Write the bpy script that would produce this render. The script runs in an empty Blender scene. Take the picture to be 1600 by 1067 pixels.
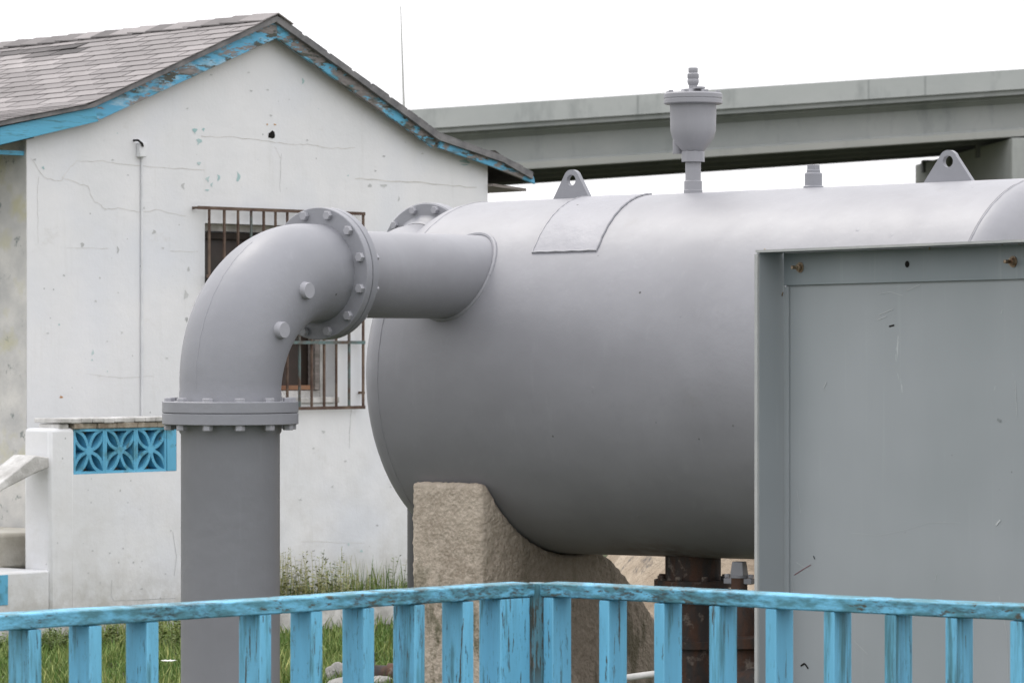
import bpy, bmesh, math, random
from mathutils import Vector, Matrix, noise
random.seed(7)
R = math.radians
F = 5700.0; H = 1.8; CX = 800.0; CY = 533.5
sc = bpy.context.scene
col = sc.collection

# ------------------------------------------------------------------ geometry helpers
class MB:
    def __init__(s):
        s.bm = bmesh.new(); s.mi = 0
        s.cl = s.bm.loops.layers.color.new('tone'); s.uv = s.bm.loops.layers.uv.new('uv')
        s.tone = .5
    def face(s, vs, uvs=None):
        try: f = s.bm.faces.new(vs)
        except ValueError: return None
        f.material_index = s.mi
        for i, l in enumerate(f.loops):
            l[s.cl] = (s.tone, s.tone, s.tone, 1)
            if uvs: l[s.uv].uv = uvs[i]
        return f
    def poly(s, pts, uvs=None):
        return s.face([s.bm.verts.new(p) for p in pts], uvs)
    def hexa(s, p):          # p: 8 points, bottom 0-3, top 4-7
        v = [s.bm.verts.new(q) for q in p]
        for a in ((3,2,1,0),(4,5,6,7),(0,1,5,4),(1,2,6,5),(2,3,7,6),(3,0,4,7)):
            s.face([v[i] for i in a])
    def box(s, x0, x1, y0, y1, z0, z1):
        s.hexa([(x0,y0,z0),(x1,y0,z0),(x1,y1,z0),(x0,y1,z0),(x0,y0,z1),(x1,y0,z1),(x1,y1,z1),(x0,y1,z1)])
    def obox(s, o, ax, ay, az):   # origin + three edge vectors
        o = Vector(o); ax = Vector(ax); ay = Vector(ay); az = Vector(az)
        s.hexa([o,o+ax,o+ax+ay,o+ay,o+az,o+ax+az,o+ax+ay+az,o+ay+az])
    def prism(s, poly, e):        # poly: list of 3d points, e: extrusion vector
        e = Vector(e); a = [s.bm.verts.new(p) for p in poly]; b = [s.bm.verts.new(Vector(p)+e) for p in poly]
        s.face(list(reversed(a))); s.face(b)
        n = len(a)
        for i in range(n): s.face([a[i], a[(i+1)%n], b[(i+1)%n], b[i]])
    def tube(s, pts, r, seg=12, cap=True):
        pts = [Vector(p) for p in pts]; n = len(pts); rings = []; up = None
        for i, p in enumerate(pts):
            t = (pts[min(i+1,n-1)] - pts[max(i-1,0)]).normalized()
            if up is None:
                up = Vector((0,0,1)) if abs(t.z) < .9 else Vector((1,0,0))
            x = up.cross(t).normalized(); y = t.cross(x).normalized(); up = y
            rr = r[i] if isinstance(r, (list, tuple)) else r
            rings.append([s.bm.verts.new(p + rr*(math.cos(k*2*math.pi/seg)*x + math.sin(k*2*math.pi/seg)*y)) for k in range(seg)])
        for i in range(n-1):
            for k in range(seg):
                s.face([rings[i][k], rings[i][(k+1)%seg], rings[i+1][(k+1)%seg], rings[i+1][k]])
        if cap:
            s.face(list(reversed(rings[0]))); s.face(rings[-1])
    def lathe(s, prof, o, axis, seg=48, closed=False):   # prof: list (r, h)
        o = Vector(o); t = Vector(axis).normalized()
        u = Vector((0,0,1)) if abs(t.z) < .9 else Vector((1,0,0))
        x = u.cross(t).normalized(); y = t.cross(x).normalized(); rings = []
        for r, h in prof:
            if r < 1e-6: rings.append([s.bm.verts.new(o+h*t)])
            else: rings.append([s.bm.verts.new(o + h*t + r*(math.cos(k*2*math.pi/seg)*x + math.sin(k*2*math.pi/seg)*y)) for k in range(seg)])
        m = len(rings)
        for i in range(m if closed else m-1):
            a, b = rings[i], rings[(i+1)%m]
            for k in range(seg):
                k2 = (k+1)%seg
                if len(a) == 1 and len(b) > 1: s.face([a[0], b[k2], b[k]])
                elif len(b) == 1 and len(a) > 1: s.face([a[k], a[k2], b[0]])
                elif len(a) > 1: s.face([a[k], a[k2], b[k2], b[k]])
    def build(s, name, mat, parent=None, smooth=True, bevel=0, ang=35):
        bmesh.ops.recalc_face_normals(s.bm, faces=s.bm.faces)
        me = bpy.data.meshes.new(name); s.bm.to_mesh(me); s.bm.free()
        for m in (mat if isinstance(mat, (list, tuple)) else [mat]): me.materials.append(m)
        if smooth:
            me.shade_smooth(); me.set_sharp_from_angle(angle=R(ang))
        o = bpy.data.objects.new(name, me); col.objects.link(o)
        if parent: o.parent = parent
        if bevel:
            b = o.modifiers.new('bevel', 'BEVEL'); b.width = bevel; b.segments = 2; b.limit_method = 'ANGLE'; b.angle_limit = R(40)
            b.harden_normals = False
        return o
def tag(o, label=None, cat=None, group=None, kind=None):
    for k, v in (('label', label), ('category', cat), ('group', group), ('kind', kind)):
        if v: o[k] = v
    return o
def empty(name, loc, rz=0):
    o = bpy.data.objects.new(name, None); col.objects.link(o); o.location = loc; o.rotation_euler = (0,0,rz)
    o.empty_display_size = .1
    return o
def P(px, py, Y): return Vector(((px-CX)/F*Y, Y, H+(CY-py)/F*Y))
def bolt(name, p, ax, r, h, mat, parent, rot=0, shank=0):
    m = MB(); m.lathe([(0,0),(r,0),(r,h*.85),(r*.9,h),(0,h)], p, ax, 6)
    if shank: m.lathe([(r*.5,h*.9),(r*.5,h+shank),(0,h+shank)], p, ax, 8)
    return m.build(name, mat, parent, smooth=False)

# ------------------------------------------------------------------ material helpers
class NT:
    def __init__(s, name):
        s.m = bpy.data.materials.new(name); s.m.use_nodes = True; s.t = s.m.node_tree; s.n = s.t.nodes; s.l = s.t.links
        s.bsdf = s.n['Principled BSDF']; s.tc = s.n.new('ShaderNodeTexCoord')
        s.geo = None
    def link(s, a, b): s.l.new(a, b)
    def noise(s, scale, detail=4, rough=.55, vec=None, sx=None, dist=0):
        v = vec or s.tc.outputs['Object']
        if sx:
            mp = s.n.new('ShaderNodeMapping'); mp.inputs['Scale'].default_value = sx; s.link(v, mp.inputs[0]); v = mp.outputs[0]
        n = s.n.new('ShaderNodeTexNoise'); n.inputs['Scale'].default_value = scale; n.inputs['Detail'].default_value = detail
        n.inputs['Roughness'].default_value = rough; n.inputs['Distortion'].default_value = dist
        s.link(v, n.inputs['Vector']); return n.outputs['Fac']
    def vor(s, scale, feature='F1', out='Distance', vec=None, sx=None):
        v = vec or s.tc.outputs['Object']
        if sx:
            mp = s.n.new('ShaderNodeMapping'); mp.inputs['Scale'].default_value = sx; s.link(v, mp.inputs[0]); v = mp.outputs[0]
        n = s.n.new('ShaderNodeTexVoronoi'); n.feature = feature; n.inputs['Scale'].default_value = scale
        s.link(v, n.inputs['Vector']); return n.outputs[out]
    def ramp(s, fac, a, b, ca=0, cb=1):
        n = s.n.new('ShaderNodeMapRange'); n.inputs[1].default_value = a; n.inputs[2].default_value = b
        n.inputs[3].default_value = ca; n.inputs[4].default_value = cb; s.link(fac, n.inputs[0]); return n.outputs[0]
    def math(s, op, a, b=0):
        n = s.n.new('ShaderNodeMath'); n.operation = op
        for i, v in enumerate((a, b)):
            if isinstance(v, (int, float)): n.inputs[i].default_value = v
            else: s.link(v, n.inputs[i])
        return n.outputs[0]
    def mix(s, fac, a, b):
        n = s.n.new('ShaderNodeMix'); n.data_type = 'RGBA'
        for i, v in ((0, fac), (6, a), (7, b)):
            if isinstance(v, (int, float)): n.inputs[i].default_value = v
            elif isinstance(v, tuple): n.inputs[i].default_value = (*v, 1)
            else: s.link(v, n.inputs[i])
        return n.outputs[2]
    def xyz(s, coord='Object'):
        n = s.n.new('ShaderNodeSeparateXYZ'); s.link(s.tc.outputs[coord], n.inputs[0]); return n.outputs
    def worldz(s):
        g = s.n.new('ShaderNodeNewGeometry'); n = s.n.new('ShaderNodeSeparateXYZ'); s.link(g.outputs['Position'], n.inputs[0]); return n.outputs
    def attr(s, name='tone'):
        n = s.n.new('ShaderNodeVertexColor'); n.layer_name = name; return n.outputs[0]
    def bump(s, h, strength, dist=.01, prev=None):
        n = s.n.new('ShaderNodeBump'); n.inputs['Strength'].default_value = strength; n.inputs['Distance'].default_value = dist
        s.link(h, n.inputs['Height'])
        if prev: s.link(prev, n.inputs['Normal'])
        return n.outputs[0]
    def done(s, color, rough=.6, normal=None, metal=0, spec=.5):
        if isinstance(color, tuple): s.bsdf.inputs['Base Color'].default_value = (*color, 1)
        else: s.link(color, s.bsdf.inputs['Base Color'])
        if isinstance(rough, (int, float)): s.bsdf.inputs['Roughness'].default_value = rough
        else: s.link(rough, s.bsdf.inputs['Roughness'])
        s.bsdf.inputs['Metallic'].default_value = metal
        s.bsdf.inputs['Specular IOR Level'].default_value = spec
        if normal: s.link(normal, s.bsdf.inputs['Normal'])
        return s.m

def grey_paint(name, base=(.258,.258,.277), lumpy=1.0, rust_at=None, rough=.46):
    t = NT(name)
    n1 = t.noise(2.2, 5); n2 = t.noise(9, 4)
    c = t.mix(t.ramp(n1,.35,.65), tuple(x*.92 for x in base), tuple(min(1,x*1.07) for x in base))
    c = t.mix(t.ramp(n2,.55,.75,0,.35), c, tuple(x*.86 for x in base))
    # dark specks (flies, chips) and chipped rust
    v = t.vor(9); sp = t.ramp(v, .035,.06,1,0)
    sel = t.ramp(t.noise(5,2),.56,.6)
    c = t.mix(t.math('MULTIPLY', sp, sel), c, (.05,.045,.045))
    if rust_at:
        vm = t.n.new('ShaderNodeVectorMath'); vm.operation = 'DISTANCE'; t.link(t.tc.outputs['Object'], vm.inputs[0]); vm.inputs[1].default_value = rust_at
        near = t.ramp(vm.outputs['Value'], .12,.42,1,0)
        rn = t.ramp(t.noise(14,6,.65),.42,.62)
        c = t.mix(t.math('MULTIPLY', near, rn), c, (.10,.045,.025))
    c = t.mix(t.ramp(t.noise(7,5,.65,sx=(3,3,.35)),.57,.75,0,.30), c, tuple(min(1,x*1.22) for x in base))
    c = t.mix(t.ramp(t.noise(2.7,7,.75),.60,.70,0,.25), c, (.20,.19,.18))
    lump = t.noise(34, 4, .6); big = t.noise(4, 2)
    dv = t.vor(4.3, sx=(1,1,.55)); dent = t.ramp(t.math('ADD', dv, t.math('MULTIPLY', t.noise(24,4,.7), .22)),.10,.18,1,0); dsel = t.ramp(t.noise(3.1,1),.44,.54)
    nrm = t.bump(big, .12*lumpy, .03)
    nrm = t.bump(t.math('MULTIPLY', lump, t.ramp(t.noise(2.3,2),.35,.65,.25,1)), .22*lumpy, .005, nrm)
    nrm = t.bump(t.math('MULTIPLY', dent, t.math('MULTIPLY', t.noise(40,4,.7), dsel)), .8*lumpy, .008, nrm)
    rg = t.ramp(t.noise(6,4),.3,.7,rough-.01,rough+.04)
    return t.done(c, rg, nrm, spec=.5)

def blue_wood(name, base, wear, weard=(.07,.075,.06), wearw=(.23,.21,.19), grain=(1,1,1), peel=.5, pale=False, smear=0):
    """blue paint with dirty film and flaked patches; grain = stretched object axes"""
    t = NT(name)
    n = t.noise(6, 5, .6, sx=grain)
    c = t.mix(t.ramp(t.noise(3,3,sx=grain),.3,.7), tuple(x*.86 for x in base), tuple(min(1,x*1.08) for x in base))
    film = t.ramp(n, .60-wear, .70-wear*.6, 0, .8)
    c = t.mix(film, c, (.055,.155,.165))
    if smear:
        sm = t.math('MULTIPLY', t.ramp(t.noise(9,7,.75,sx=grain), .46,.62), t.ramp(t.noise(1.9,2,.5), .46,.56))
        c = t.mix(t.math('MULTIPLY', sm, smear), c, (.035,.055,.055))
        edge = t.math('MULTIPLY', t.ramp(t.noise(26,6,.8,sx=grain), .58,.62), t.ramp(t.noise(3.7,2,.5), .48,.56))
        c = t.mix(edge, c, (.03,.035,.04))
    if pale: c = t.mix(t.ramp(t.noise(7,4,.6,sx=grain),.56,.66,0,.6), c, (.42,.55,.62))
    n3 = t.noise(13, 7, .72, sx=grain); pl = t.ramp(n3, .60+.08-peel*.2, .62+.08-peel*.2)
    c = t.mix(t.math('MULTIPLY', pl, t.ramp(t.noise(2.3,2),.44,.52)), c, weard)
    n4 = t.noise(4.5, 6, .7, sx=grain); p2 = t.ramp(n4, .875-peel*.38, .895-peel*.38)
    if peel > .6: c = t.mix(p2, c, t.mix(t.ramp(t.noise(30,4,.6,sx=grain),.35,.65), tuple(x*.6 for x in wearw), wearw))
    nrm = t.bump(t.noise(40,5,.6,sx=grain), .35, .003)
    nrm = t.bump(p2 if peel > .6 else pl, -.4, .003, nrm)
    return t.done(c, .55, nrm, spec=.35)

M = {}
M['tank'] = grey_paint('tank_paint', rust_at=(.78,0,.88))
M['pipe'] = grey_paint('pipe_paint', (.255,.258,.28), 1.5)
M['boltp'] = grey_paint('bolt_paint', (.34,.34,.365), .8)
M['valve'] = grey_paint('valve_paint', (.29,.29,.31), .7)
def _plaster():
    t = NT('white_plaster')
    c = t.mix(t.ramp(t.noise(1.3,5),.35,.68), (.69,.70,.71), (.775,.775,.78))
    st = t.noise(3, 5, .6, sx=(6,6,.5)); c = t.mix(t.ramp(st,.56,.78,0,.35), c, (.60,.60,.58))
    z = t.worldz()[2]
    lo = t.ramp(z, .1, 1.3, 1, 0); c = t.mix(t.math('MULTIPLY', lo, t.ramp(t.noise(5,6,.65),.42,.74,0,.65)), c, (.50,.485,.45))
    sp = t.math('MULTIPLY', t.ramp(t.vor(11),.05,.085,1,0), t.ramp(t.noise(4,2),.53,.58))
    c = t.mix(t.math('MULTIPLY', t.ramp(t.noise(1.1,4,.5),.5,.7), .5), c, (.66,.69,.75))
    c = t.mix(t.ramp(t.noise(2.2,7,.75,sx=(1,1,1.6)),.60,.72,0,.5), c, (.56,.55,.52))
    c = t.mix(t.ramp(z,3.3,4.6,0,.30), c, (.60,.60,.60))
    c = t.mix(t.math('MULTIPLY', t.ramp(z,.05,.42,1,0), t.ramp(t.noise(9,6,.7),.35,.6,.1,.85)), c, (.36,.34,.29))
    c = t.mix(sp, c, (.42,.43,.43))
    nrm = t.bump(t.noise(2.5,4), .35, .03); nrm = t.bump(t.noise(60,4,.6), .25, .004, nrm); nrm = t.bump(sp, -.5, .004, nrm)
    return t.done(c, .75, nrm, spec=.2)
M['plaster'] = _plaster()
def _mould():
    t = NT('stained_plaster')
    c = t.mix(t.ramp(t.noise(4,5),.35,.65), (.46,.46,.45), (.62,.61,.58))
    c = t.mix(t.ramp(t.noise(3.2,4,.6),.54,.68,0,.75), c, (.52,.50,.33))
    c = t.mix(t.ramp(t.noise(7,6,.7),.60,.66), c, (.25,.27,.26))
    return t.done(c, .85, t.bump(t.noise(40,4), .4, .006), spec=.15)
M['mould'] = _mould()
def simple(name, a, b, scale=5, rough=.7, bs=.3, bd=.005, bscale=50, metal=0, spec=.4, sx=None):
    t = NT(name)
    c = t.mix(t.ramp(t.noise(scale,6,.62,sx=sx),.38,.64), a, b)
    return t.done(c, rough, t.bump(t.noise(bscale,5,.6,sx=sx), bs, bd), metal, spec)
M['crack'] = simple('crack_dark', (.50,.49,.465), (.68,.67,.65))
M['teal'] = simple('teal_chip', (.33,.50,.50), (.50,.60,.60))
M['chip'] = simple('plaster_chip', (.42,.43,.43), (.58,.59,.58))
M['black'] = simple('dark_hole', (.012,.012,.012), (.02,.018,.016), rough=.9, spec=.1)
M['interior'] = simple('dark_interior', (.03,.025,.022), (.05,.042,.036), rough=.9, spec=.1)
M['rust'] = simple('rusted_bar', (.075,.045,.035), (.16,.115,.085), 9, .85)
M['rustteal'] = simple('rusted_teal_bar', (.10,.07,.055), (.12,.19,.19), 9, .8)
M['stone'] = simple('stained_stone', (.42,.39,.33), (.60,.58,.52), 4, .85, .6, .01, 25)
M['oldwood'] = simple('weathered_wood', (.17,.15,.135), (.30,.27,.25), 4, .85, .5, .004, 30, sx=(1,12,12))
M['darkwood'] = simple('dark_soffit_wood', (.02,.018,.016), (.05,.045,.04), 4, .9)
M['brick'] = simple('broken_cap_edge', (.20,.16,.12), (.40,.36,.29), 14, .9, .8, .01, 40)
M['edge_shingle'] = simple('shingle_edge', (.13,.13,.135), (.22,.215,.215), 8, .9, .5, .006, 60)
M['conduit'] = simple('painted_conduit', (.62,.63,.65), (.72,.73,.74), 6, .6)
M['boxgrey'] = simple('old_junction_box', (.22,.22,.22), (.45,.45,.45), 12, .6)
M['galv'] = None
BL = (.165,.49,.70)
M['fence_l'] = blue_wood('fence_rail_paint', BL, .21, grain=(2.2,2.2,7), peel=.62-.03, smear=.95)
M['filler'] = blue_wood('weathered_corner_board', (.15,.36,.46), .16, grain=(6,6,.5), peel=.95)
M['fence'] = blue_wood('fence_paint', BL, .0, grain=(5,5,.5), peel=.40, smear=.18)
M['fence_dirty'] = blue_wood('fence_paint_mildew', BL, .11, grain=(6,6,.45), peel=.45, smear=.35)
M['rake'] = blue_wood('rake_paint_flaked', (.11,.38,.58), .07, grain=(.55,2,2.2), peel=.88, wearw=(.27,.25,.24), pale=True)
M['rake_worn'] = blue_wood('rake_paint_worn', (.11,.38,.56), .07, grain=(.5,2,1.7), peel=.99, wearw=(.24,.22,.21), pale=True)
M['rake_clean'] = blue_wood('rake_paint_clean', (.11,.40,.58), .05, grain=(.8,4,9), peel=.45)
M['block'] = blue_wood('breeze_block_paint', (.12,.42,.62), .07, grain=(1,1,1), peel=.4)
def _shingle():
    t = NT('asphalt_shingle')
    tone = t.attr('tone')
    c = t.mix(tone, (.085,.08,.08), (.445,.415,.41))
    c = t.mix(t.ramp(t.noise(1.3,6,.7),.47,.66,0,.6), c, (.22,.205,.20))
    c = t.mix(t.ramp(t.noise(160,2),.4,.7,0,.35), c, (.16,.15,.15))
    return t.done(c, .95, t.bump(t.noise(120,3), .5, .004), spec=.15)
M['shingle'] = _shingle()
def _sheet(name, a, b, rough=.42, metal=.0, streak=True):
    t = NT(name)
    c = t.mix(t.ramp(t.noise(1.6,4,.5,sx=(1,1,.5)),.3,.7), a, b)
    s1 = t.noise(5,5,.6,sx=(9,9,.25)); c = t.mix(t.ramp(s1,.6,.8,0,.25), c, (.42,.45,.45))
    sc1 = t.noise(3.0,6,.7,sx=(2.5,2.5,1.1),dist=1.2); c = t.mix(t.ramp(sc1,.692,.70,0,.5), c, (.55,.57,.57))
    sp = t.math('MULTIPLY', t.ramp(t.vor(14),.03,.05,1,0), t.ramp(t.noise(6,2),.58,.61)); c = t.mix(sp, c, (.10,.09,.08))
    return t.done(c, t.ramp(t.noise(4,4),.3,.7,rough-.05,rough+.1), t.bump(t.noise(1.3,2), .45, .04), metal, .45)
M['sheet'] = _sheet('grey_sheet', (.27,.295,.305), (.32,.34,.355))
M['galv'] = _sheet('galvanised_angle', (.20,.232,.245), (.275,.305,.315), .45, .1)
M['brass'] = simple('rusty_bolt', (.16,.09,.05), (.42,.34,.24), 60, .5, .5, .002, 200, .4)
M['lip'] = simple('bare_steel_edge', (.36,.37,.365), (.44,.445,.43), 5, .5)
def _conc():
    t = NT('rough_concrete')
    c = t.mix(t.ramp(t.noise(3,6,.6),.35,.68), (.40,.335,.265), (.60,.515,.42))
    c = t.mix(t.ramp(t.noise(38,5,.7),.42,.66,0,.7), c, (.70,.61,.51))
    w = t.worldz(); low = t.ramp(w[2], .55, 1.05, 1, 0)
    moss = t.math('MULTIPLY', low, t.ramp(t.noise(6,5,.65,sx=(1.5,1.5,.5)),.50,.60,0,.8)); c = t.mix(moss, c, (.075,.085,.035))
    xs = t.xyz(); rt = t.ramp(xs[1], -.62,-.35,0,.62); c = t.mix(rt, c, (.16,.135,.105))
    nrm = t.bump(t.noise(45,6,.7), .8, .012); nrm = t.bump(t.vor(60), .5, .008, nrm)
    return t.done(c, .95, nrm, spec=.15)
M['conc'] = _conc()
def _rusty():
    t = NT('rusty_drain_pipe')
    c = t.mix(t.ramp(t.noise(7,6,.65,sx=(2,2,.6)),.40,.60), (.055,.05,.048), (.10,.055,.038))
    c = t.mix(t.ramp(t.noise(12,6,.65),.58,.68), c, (.24,.20,.17))
    return t.done(c, .85, t.bump(t.noise(40,5,.7), .8, .008), spec=.3)
M['rusty'] = _rusty()
def _bridge(name, a, b, stain):
    t = NT(name)
    c = t.mix(t.ramp(t.noise(.25,5,.6),.3,.7), a, b)
    c = t.mix(t.ramp(t.noise(.9,6,.65,sx=(1,1,.35)),.55,.72,0,.6), c, stain)
    return t.done(c, .9, t.bump(t.noise(2,4), .2, .05), spec=.2)
M['parapet'] = _bridge('parapet_concrete', (.40,.42,.41), (.47,.485,.47), (.26,.275,.27))
M['girder'] = _bridge('girder_concrete', (.28,.30,.295), (.36,.37,.36), (.20,.22,.215))
M['flange_g'] = _bridge('girder_flange', (.34,.35,.33), (.41,.41,.385), (.25,.26,.25))
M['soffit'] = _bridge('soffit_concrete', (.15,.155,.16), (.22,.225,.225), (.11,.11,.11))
M['cap'] = _bridge('pier_cap_concrete', (.33,.345,.33), (.40,.41,.39), (.23,.24,.23))
def _ground():
    t = NT('ground_soil')
    g = t.mix(t.ramp(t.noise(1.3,6,.6),.35,.65), (.045,.055,.028), (.075,.082,.045))
    d = t.mix(t.ramp(t.noise(8,6,.65),.35,.65), (.05,.045,.038), (.10,.088,.075))
    return t.done(t.mix(t.ramp(t.noise(.8,5,.6),.52,.62), g, d), .95, t.bump(t.noise(20,5), .6, .03), spec=.1)
M['ground'] = _ground()
def _leaf(name, a, b, c3=None):
    t = NT(name)
    c = t.mix(t.attr('tone'), a, b)
    t.bsdf.inputs['Transmission Weight'].default_value = 0
    m = t.done(c, .6, None, spec=.25)
    return m
M['grass'] = _leaf('grass_blade', (.085,.16,.03), (.42,.43,.16))
M['weed'] = _leaf('weed_leaf', (.11,.16,.05), (.40,.38,.18))
M['petal'] = simple('white_petal', (.7,.7,.7), (.8,.8,.8))
def _rock(name, a, b, d):
    t = NT(name)
    c = t.mix(t.ramp(t.noise(2.3,6,.6),.35,.65), a, b)
    c = t.mix(t.ramp(t.noise(5,6,.7),.56,.64), c, d)
    nrm = t.bump(t.noise(9,6,.65), .8, .04)
    return t.done(c, .95, nrm, spec=.15)
M['bank'] = _rock('limestone_bank', (.26,.205,.15), (.46,.385,.30), (.15,.135,.12))
M['rock'] = _rock('grey_stone', (.22,.215,.205), (.46,.45,.43), (.10,.10,.10))
M['whitepaint'] = simple('dirty_white_paint', (.40,.39,.37), (.68,.67,.65), 7, .85, .7, .006, 35)
M['doorgrey'] = simple('grey_door', (.17,.18,.19), (.24,.25,.26), 3, .6)
M['glass'] = simple('dark_window_pane', (.03,.025,.02), (.055,.035,.03), 2, .25, 0)

# ------------------------------------------------------------------ ground
m = MB()
S = 3000
m.poly([(-S,-S,0),(S,-S,0),(S,S,0),(-S,S,0)])
tag(m.build('ground', M['ground'], smooth=False), kind='structure')

# ------------------------------------------------------------------ tank frame
AL = R(38); CA, SA = math.cos(AL), math.sin(AL)
av = Vector((CA,-SA,0)); rv = Vector((SA,CA,0))
V = Vector(((360-CX)/F*14.32, 14.32, 0))             # axis of the near riser pipe
TL = 2.05
T = V + rv*TL
RT = .770; ZA = H-.151; TILT = .011
tank = empty('pressure_tank', T, -AL)
tag(tank, 'large grey painted horizontal steel tank resting on a rough concrete saddle', 'tank')
W0, W1 = -.325, 2.475
def ax(w): return Vector((w, 0, ZA + TILT*w))
m = MB()
def tank_ring_profile():
    hd = .25; pr = []
    for k in range(15):
        a = k/14*math.pi/2
        pr.append((RT*math.sin(a), W0-.02 - hd*math.cos(a)))
    return pr
# shell
t_ax = Vector((1,0,TILT)).normalized()
m.lathe([(RT,W0+(W1-W0)*k/24) for k in range(25)], ax(0), t_ax, 160)
m.build('shell', M['tank'], tank, ang=60)
for sgn, wS in ((-1,W0),(1,W1)):
    m = MB(); pr = []
    for k in range(17):
        a = k/16*math.pi/2
        pr.append(((RT-.001)*math.sin(a), wS + sgn*(.012+.265*math.cos(a))))
    pr.append((RT-.001, wS))
    m.lathe(pr, ax(0), t_ax, 160); hd = m.build('dished_head', M['tank'], tank, ang=60)
    # weld seam, slightly wavy bead
    m = MB(); n = 160; pts = []
    for k in range(n+1):
        a = 2*math.pi*k/n; p = ax(wS)+Vector((.001*math.sin(k*1.7),0,0)); rr = RT-.0022+.0007*math.sin(k*2.3)
        pts.append(p + Vector((0, rr*math.cos(a), rr*math.sin(a))))
    m.tube(pts, .0045, 10, cap=False); m.build('weld_seam', M['tank'], tank)
# circumferential weld next to the reinforcing plate
def surf(w, ph, off=0):     # ph measured from the near horizontal side up over the top
    return ax(w) + Vector((0, -(RT+off)*math.cos(ph), (RT+off)*math.sin(ph)))
SK = -.115
def psurf(w, ph, off=0): return surf(w + SK*(ph-pa2)/(R(88)-pa2), ph, off)
def solve(px, py):          # tank surface point seen at a pixel -> (w, ph)
    best = None
    w, ph = .5, .6
    def pr(w, ph):
        p = surf(w, ph); q = T + av*p.x + rv*p.y
        return CX+F*q.x/q.y, CY-F*(p.z-H)/q.y
    for it in range(60):
        x0, y0 = pr(w, ph); e = 1e-4
        xa, ya = pr(w+e, ph); xb, yb = pr(w, ph+e)
        a, b, c, d = (xa-x0)/e, (xb-x0)/e, (ya-y0)/e, (yb-y0)/e
        det = a*d-b*c
        if abs(det) < 1e-6: break
        ex, ey = px-x0, py-y0
        w += max(-.2, min(.2, (d*ex-b*ey)/det)); ph += max(-.1, min(.1, (a*ey-c*ex)/det))
    return w, ph
wa, pa = solve(831, 398); wb, pb = solve(934, 389)
print('plate', wa, pa, wb, pb)
pa2 = (pa+pb)/2
m = MB()
N1, N2 = 10, 24; pt = R(88)
g = [[psurf(wa+(wb-wa)*i/N1, pa2+(pt-pa2)*j/N2, .005+.0015*noise.noise(Vector((i*.5,j*.5,1)))) for i in range(N1+1)] for j in range(N2+1)]
gv = [[m.bm.verts.new(p) for p in row] for row in g]
gb = [[m.bm.verts.new(psurf(wa+(wb-wa)*i/N1, pa2+(pt-pa2)*j/N2, -.004)) for i in range(N1+1)] for j in range(N2+1)]
for j in range(N2):
    for i in range(N1):
        m.face([gv[j][i], gv[j][i+1], gv[j+1][i+1], gv[j+1][i]])
    m.face([gb[j][0], gv[j][0], gv[j+1][0], gb[j+1][0]]); m.face([gv[j][N1], gb[j][N1], gb[j+1][N1], gv[j+1][N1]])
for i in range(N1):
    m.face([gb[0][i], gb[0][i+1], gv[0][i+1], gv[0][i]]); m.face([gv[N2][i], gv[N2][i+1], gb[N2][i+1], gb[N2][i]])
pl = m.build('reinforcing_plate', grey_paint('plate_paint', (.275,.275,.30), 3.2, rough=.5), tank)
m = MB(); bead = []
for k in range(25): bead.append(psurf(wa, pt+(pa2-pt)*k/24, .003))
for k in range(1,9): bead.append(psurf(wa+(wb-wa)*k/8, pa2, .003))
for k in range(1,25): bead.append(psurf(wb, pa2+(pt-pa2)*k/24, .003))
m.tube([p+Vector((.0012*math.sin(i*2.1),0,.0012*math.sin(i*3.3))) for i, p in enumerate(bead)], .0055, 6); m.build('weld_bead', M['tank'], pl)

# nozzle on the near side: axis along -u at height ZN, station w=0
ZN = H+.274; RN = .178
JT = .553                       # joint plane distance from riser axis
uj = JT-TL                      # joint in tank coordinates (u)
nz = ZN-ZA
m = MB(); rings = []
NS = 64; inner = []; outer = []
for k in range(NS):
    a = 2*math.pi*k/NS; y = RN*math.cos(a); z = RN*math.sin(a)
    zz = nz+z; ue = -math.sqrt(max(0, RT**2-zz**2))
    inner.append(Vector((y, ue+.03, ZN+z))); outer.append(Vector((y, uj+.03, ZN+z)))
va = [m.bm.verts.new(p) for p in outer]; vb = [m.bm.verts.new(p) for p in inner]
for k in range(NS): m.face([va[k], va[(k+1)%NS], vb[(k+1)%NS], vb[k]])
nozzle = m.build('nozzle', M['tank'], tank)
m = MB()
m.tube([p-Vector((0,.03,0))+Vector((.004*math.cos(2*math.pi*k/NS),.001*math.sin(k*2.9),.004*math.sin(2*math.pi*k/NS))) for k, p in enumerate(inner+[inner[0]])], .011, 8, cap=False)
m.build('weld_bead', M['tank'], nozzle)
RF, RB = .267, .241; TF = .034
def flange(name, mat, parent, c, axis, ri, thick=TF, rf=RF):
    m = MB(); m.lathe([(ri,0),(rf-.003,0),(rf,.0025),(rf,thick-.0025),(rf-.003,thick),(ri,thick)], c, axis, 72, closed=True)
    return m.build(name, mat, parent, ang=30)
fl = flange('flange', M['pipe'], nozzle, (0,uj+.002,ZN), (0,1,0), RN-.01)
for k in range(12):
    a = R(15+30*k); p = Vector((RB*math.cos(a), uj+.002+TF, ZN+RB*math.sin(a)))
    bolt('bolt', p, (0,1,0), .019, .020, M['boltp'], fl, shank=.012)
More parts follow.
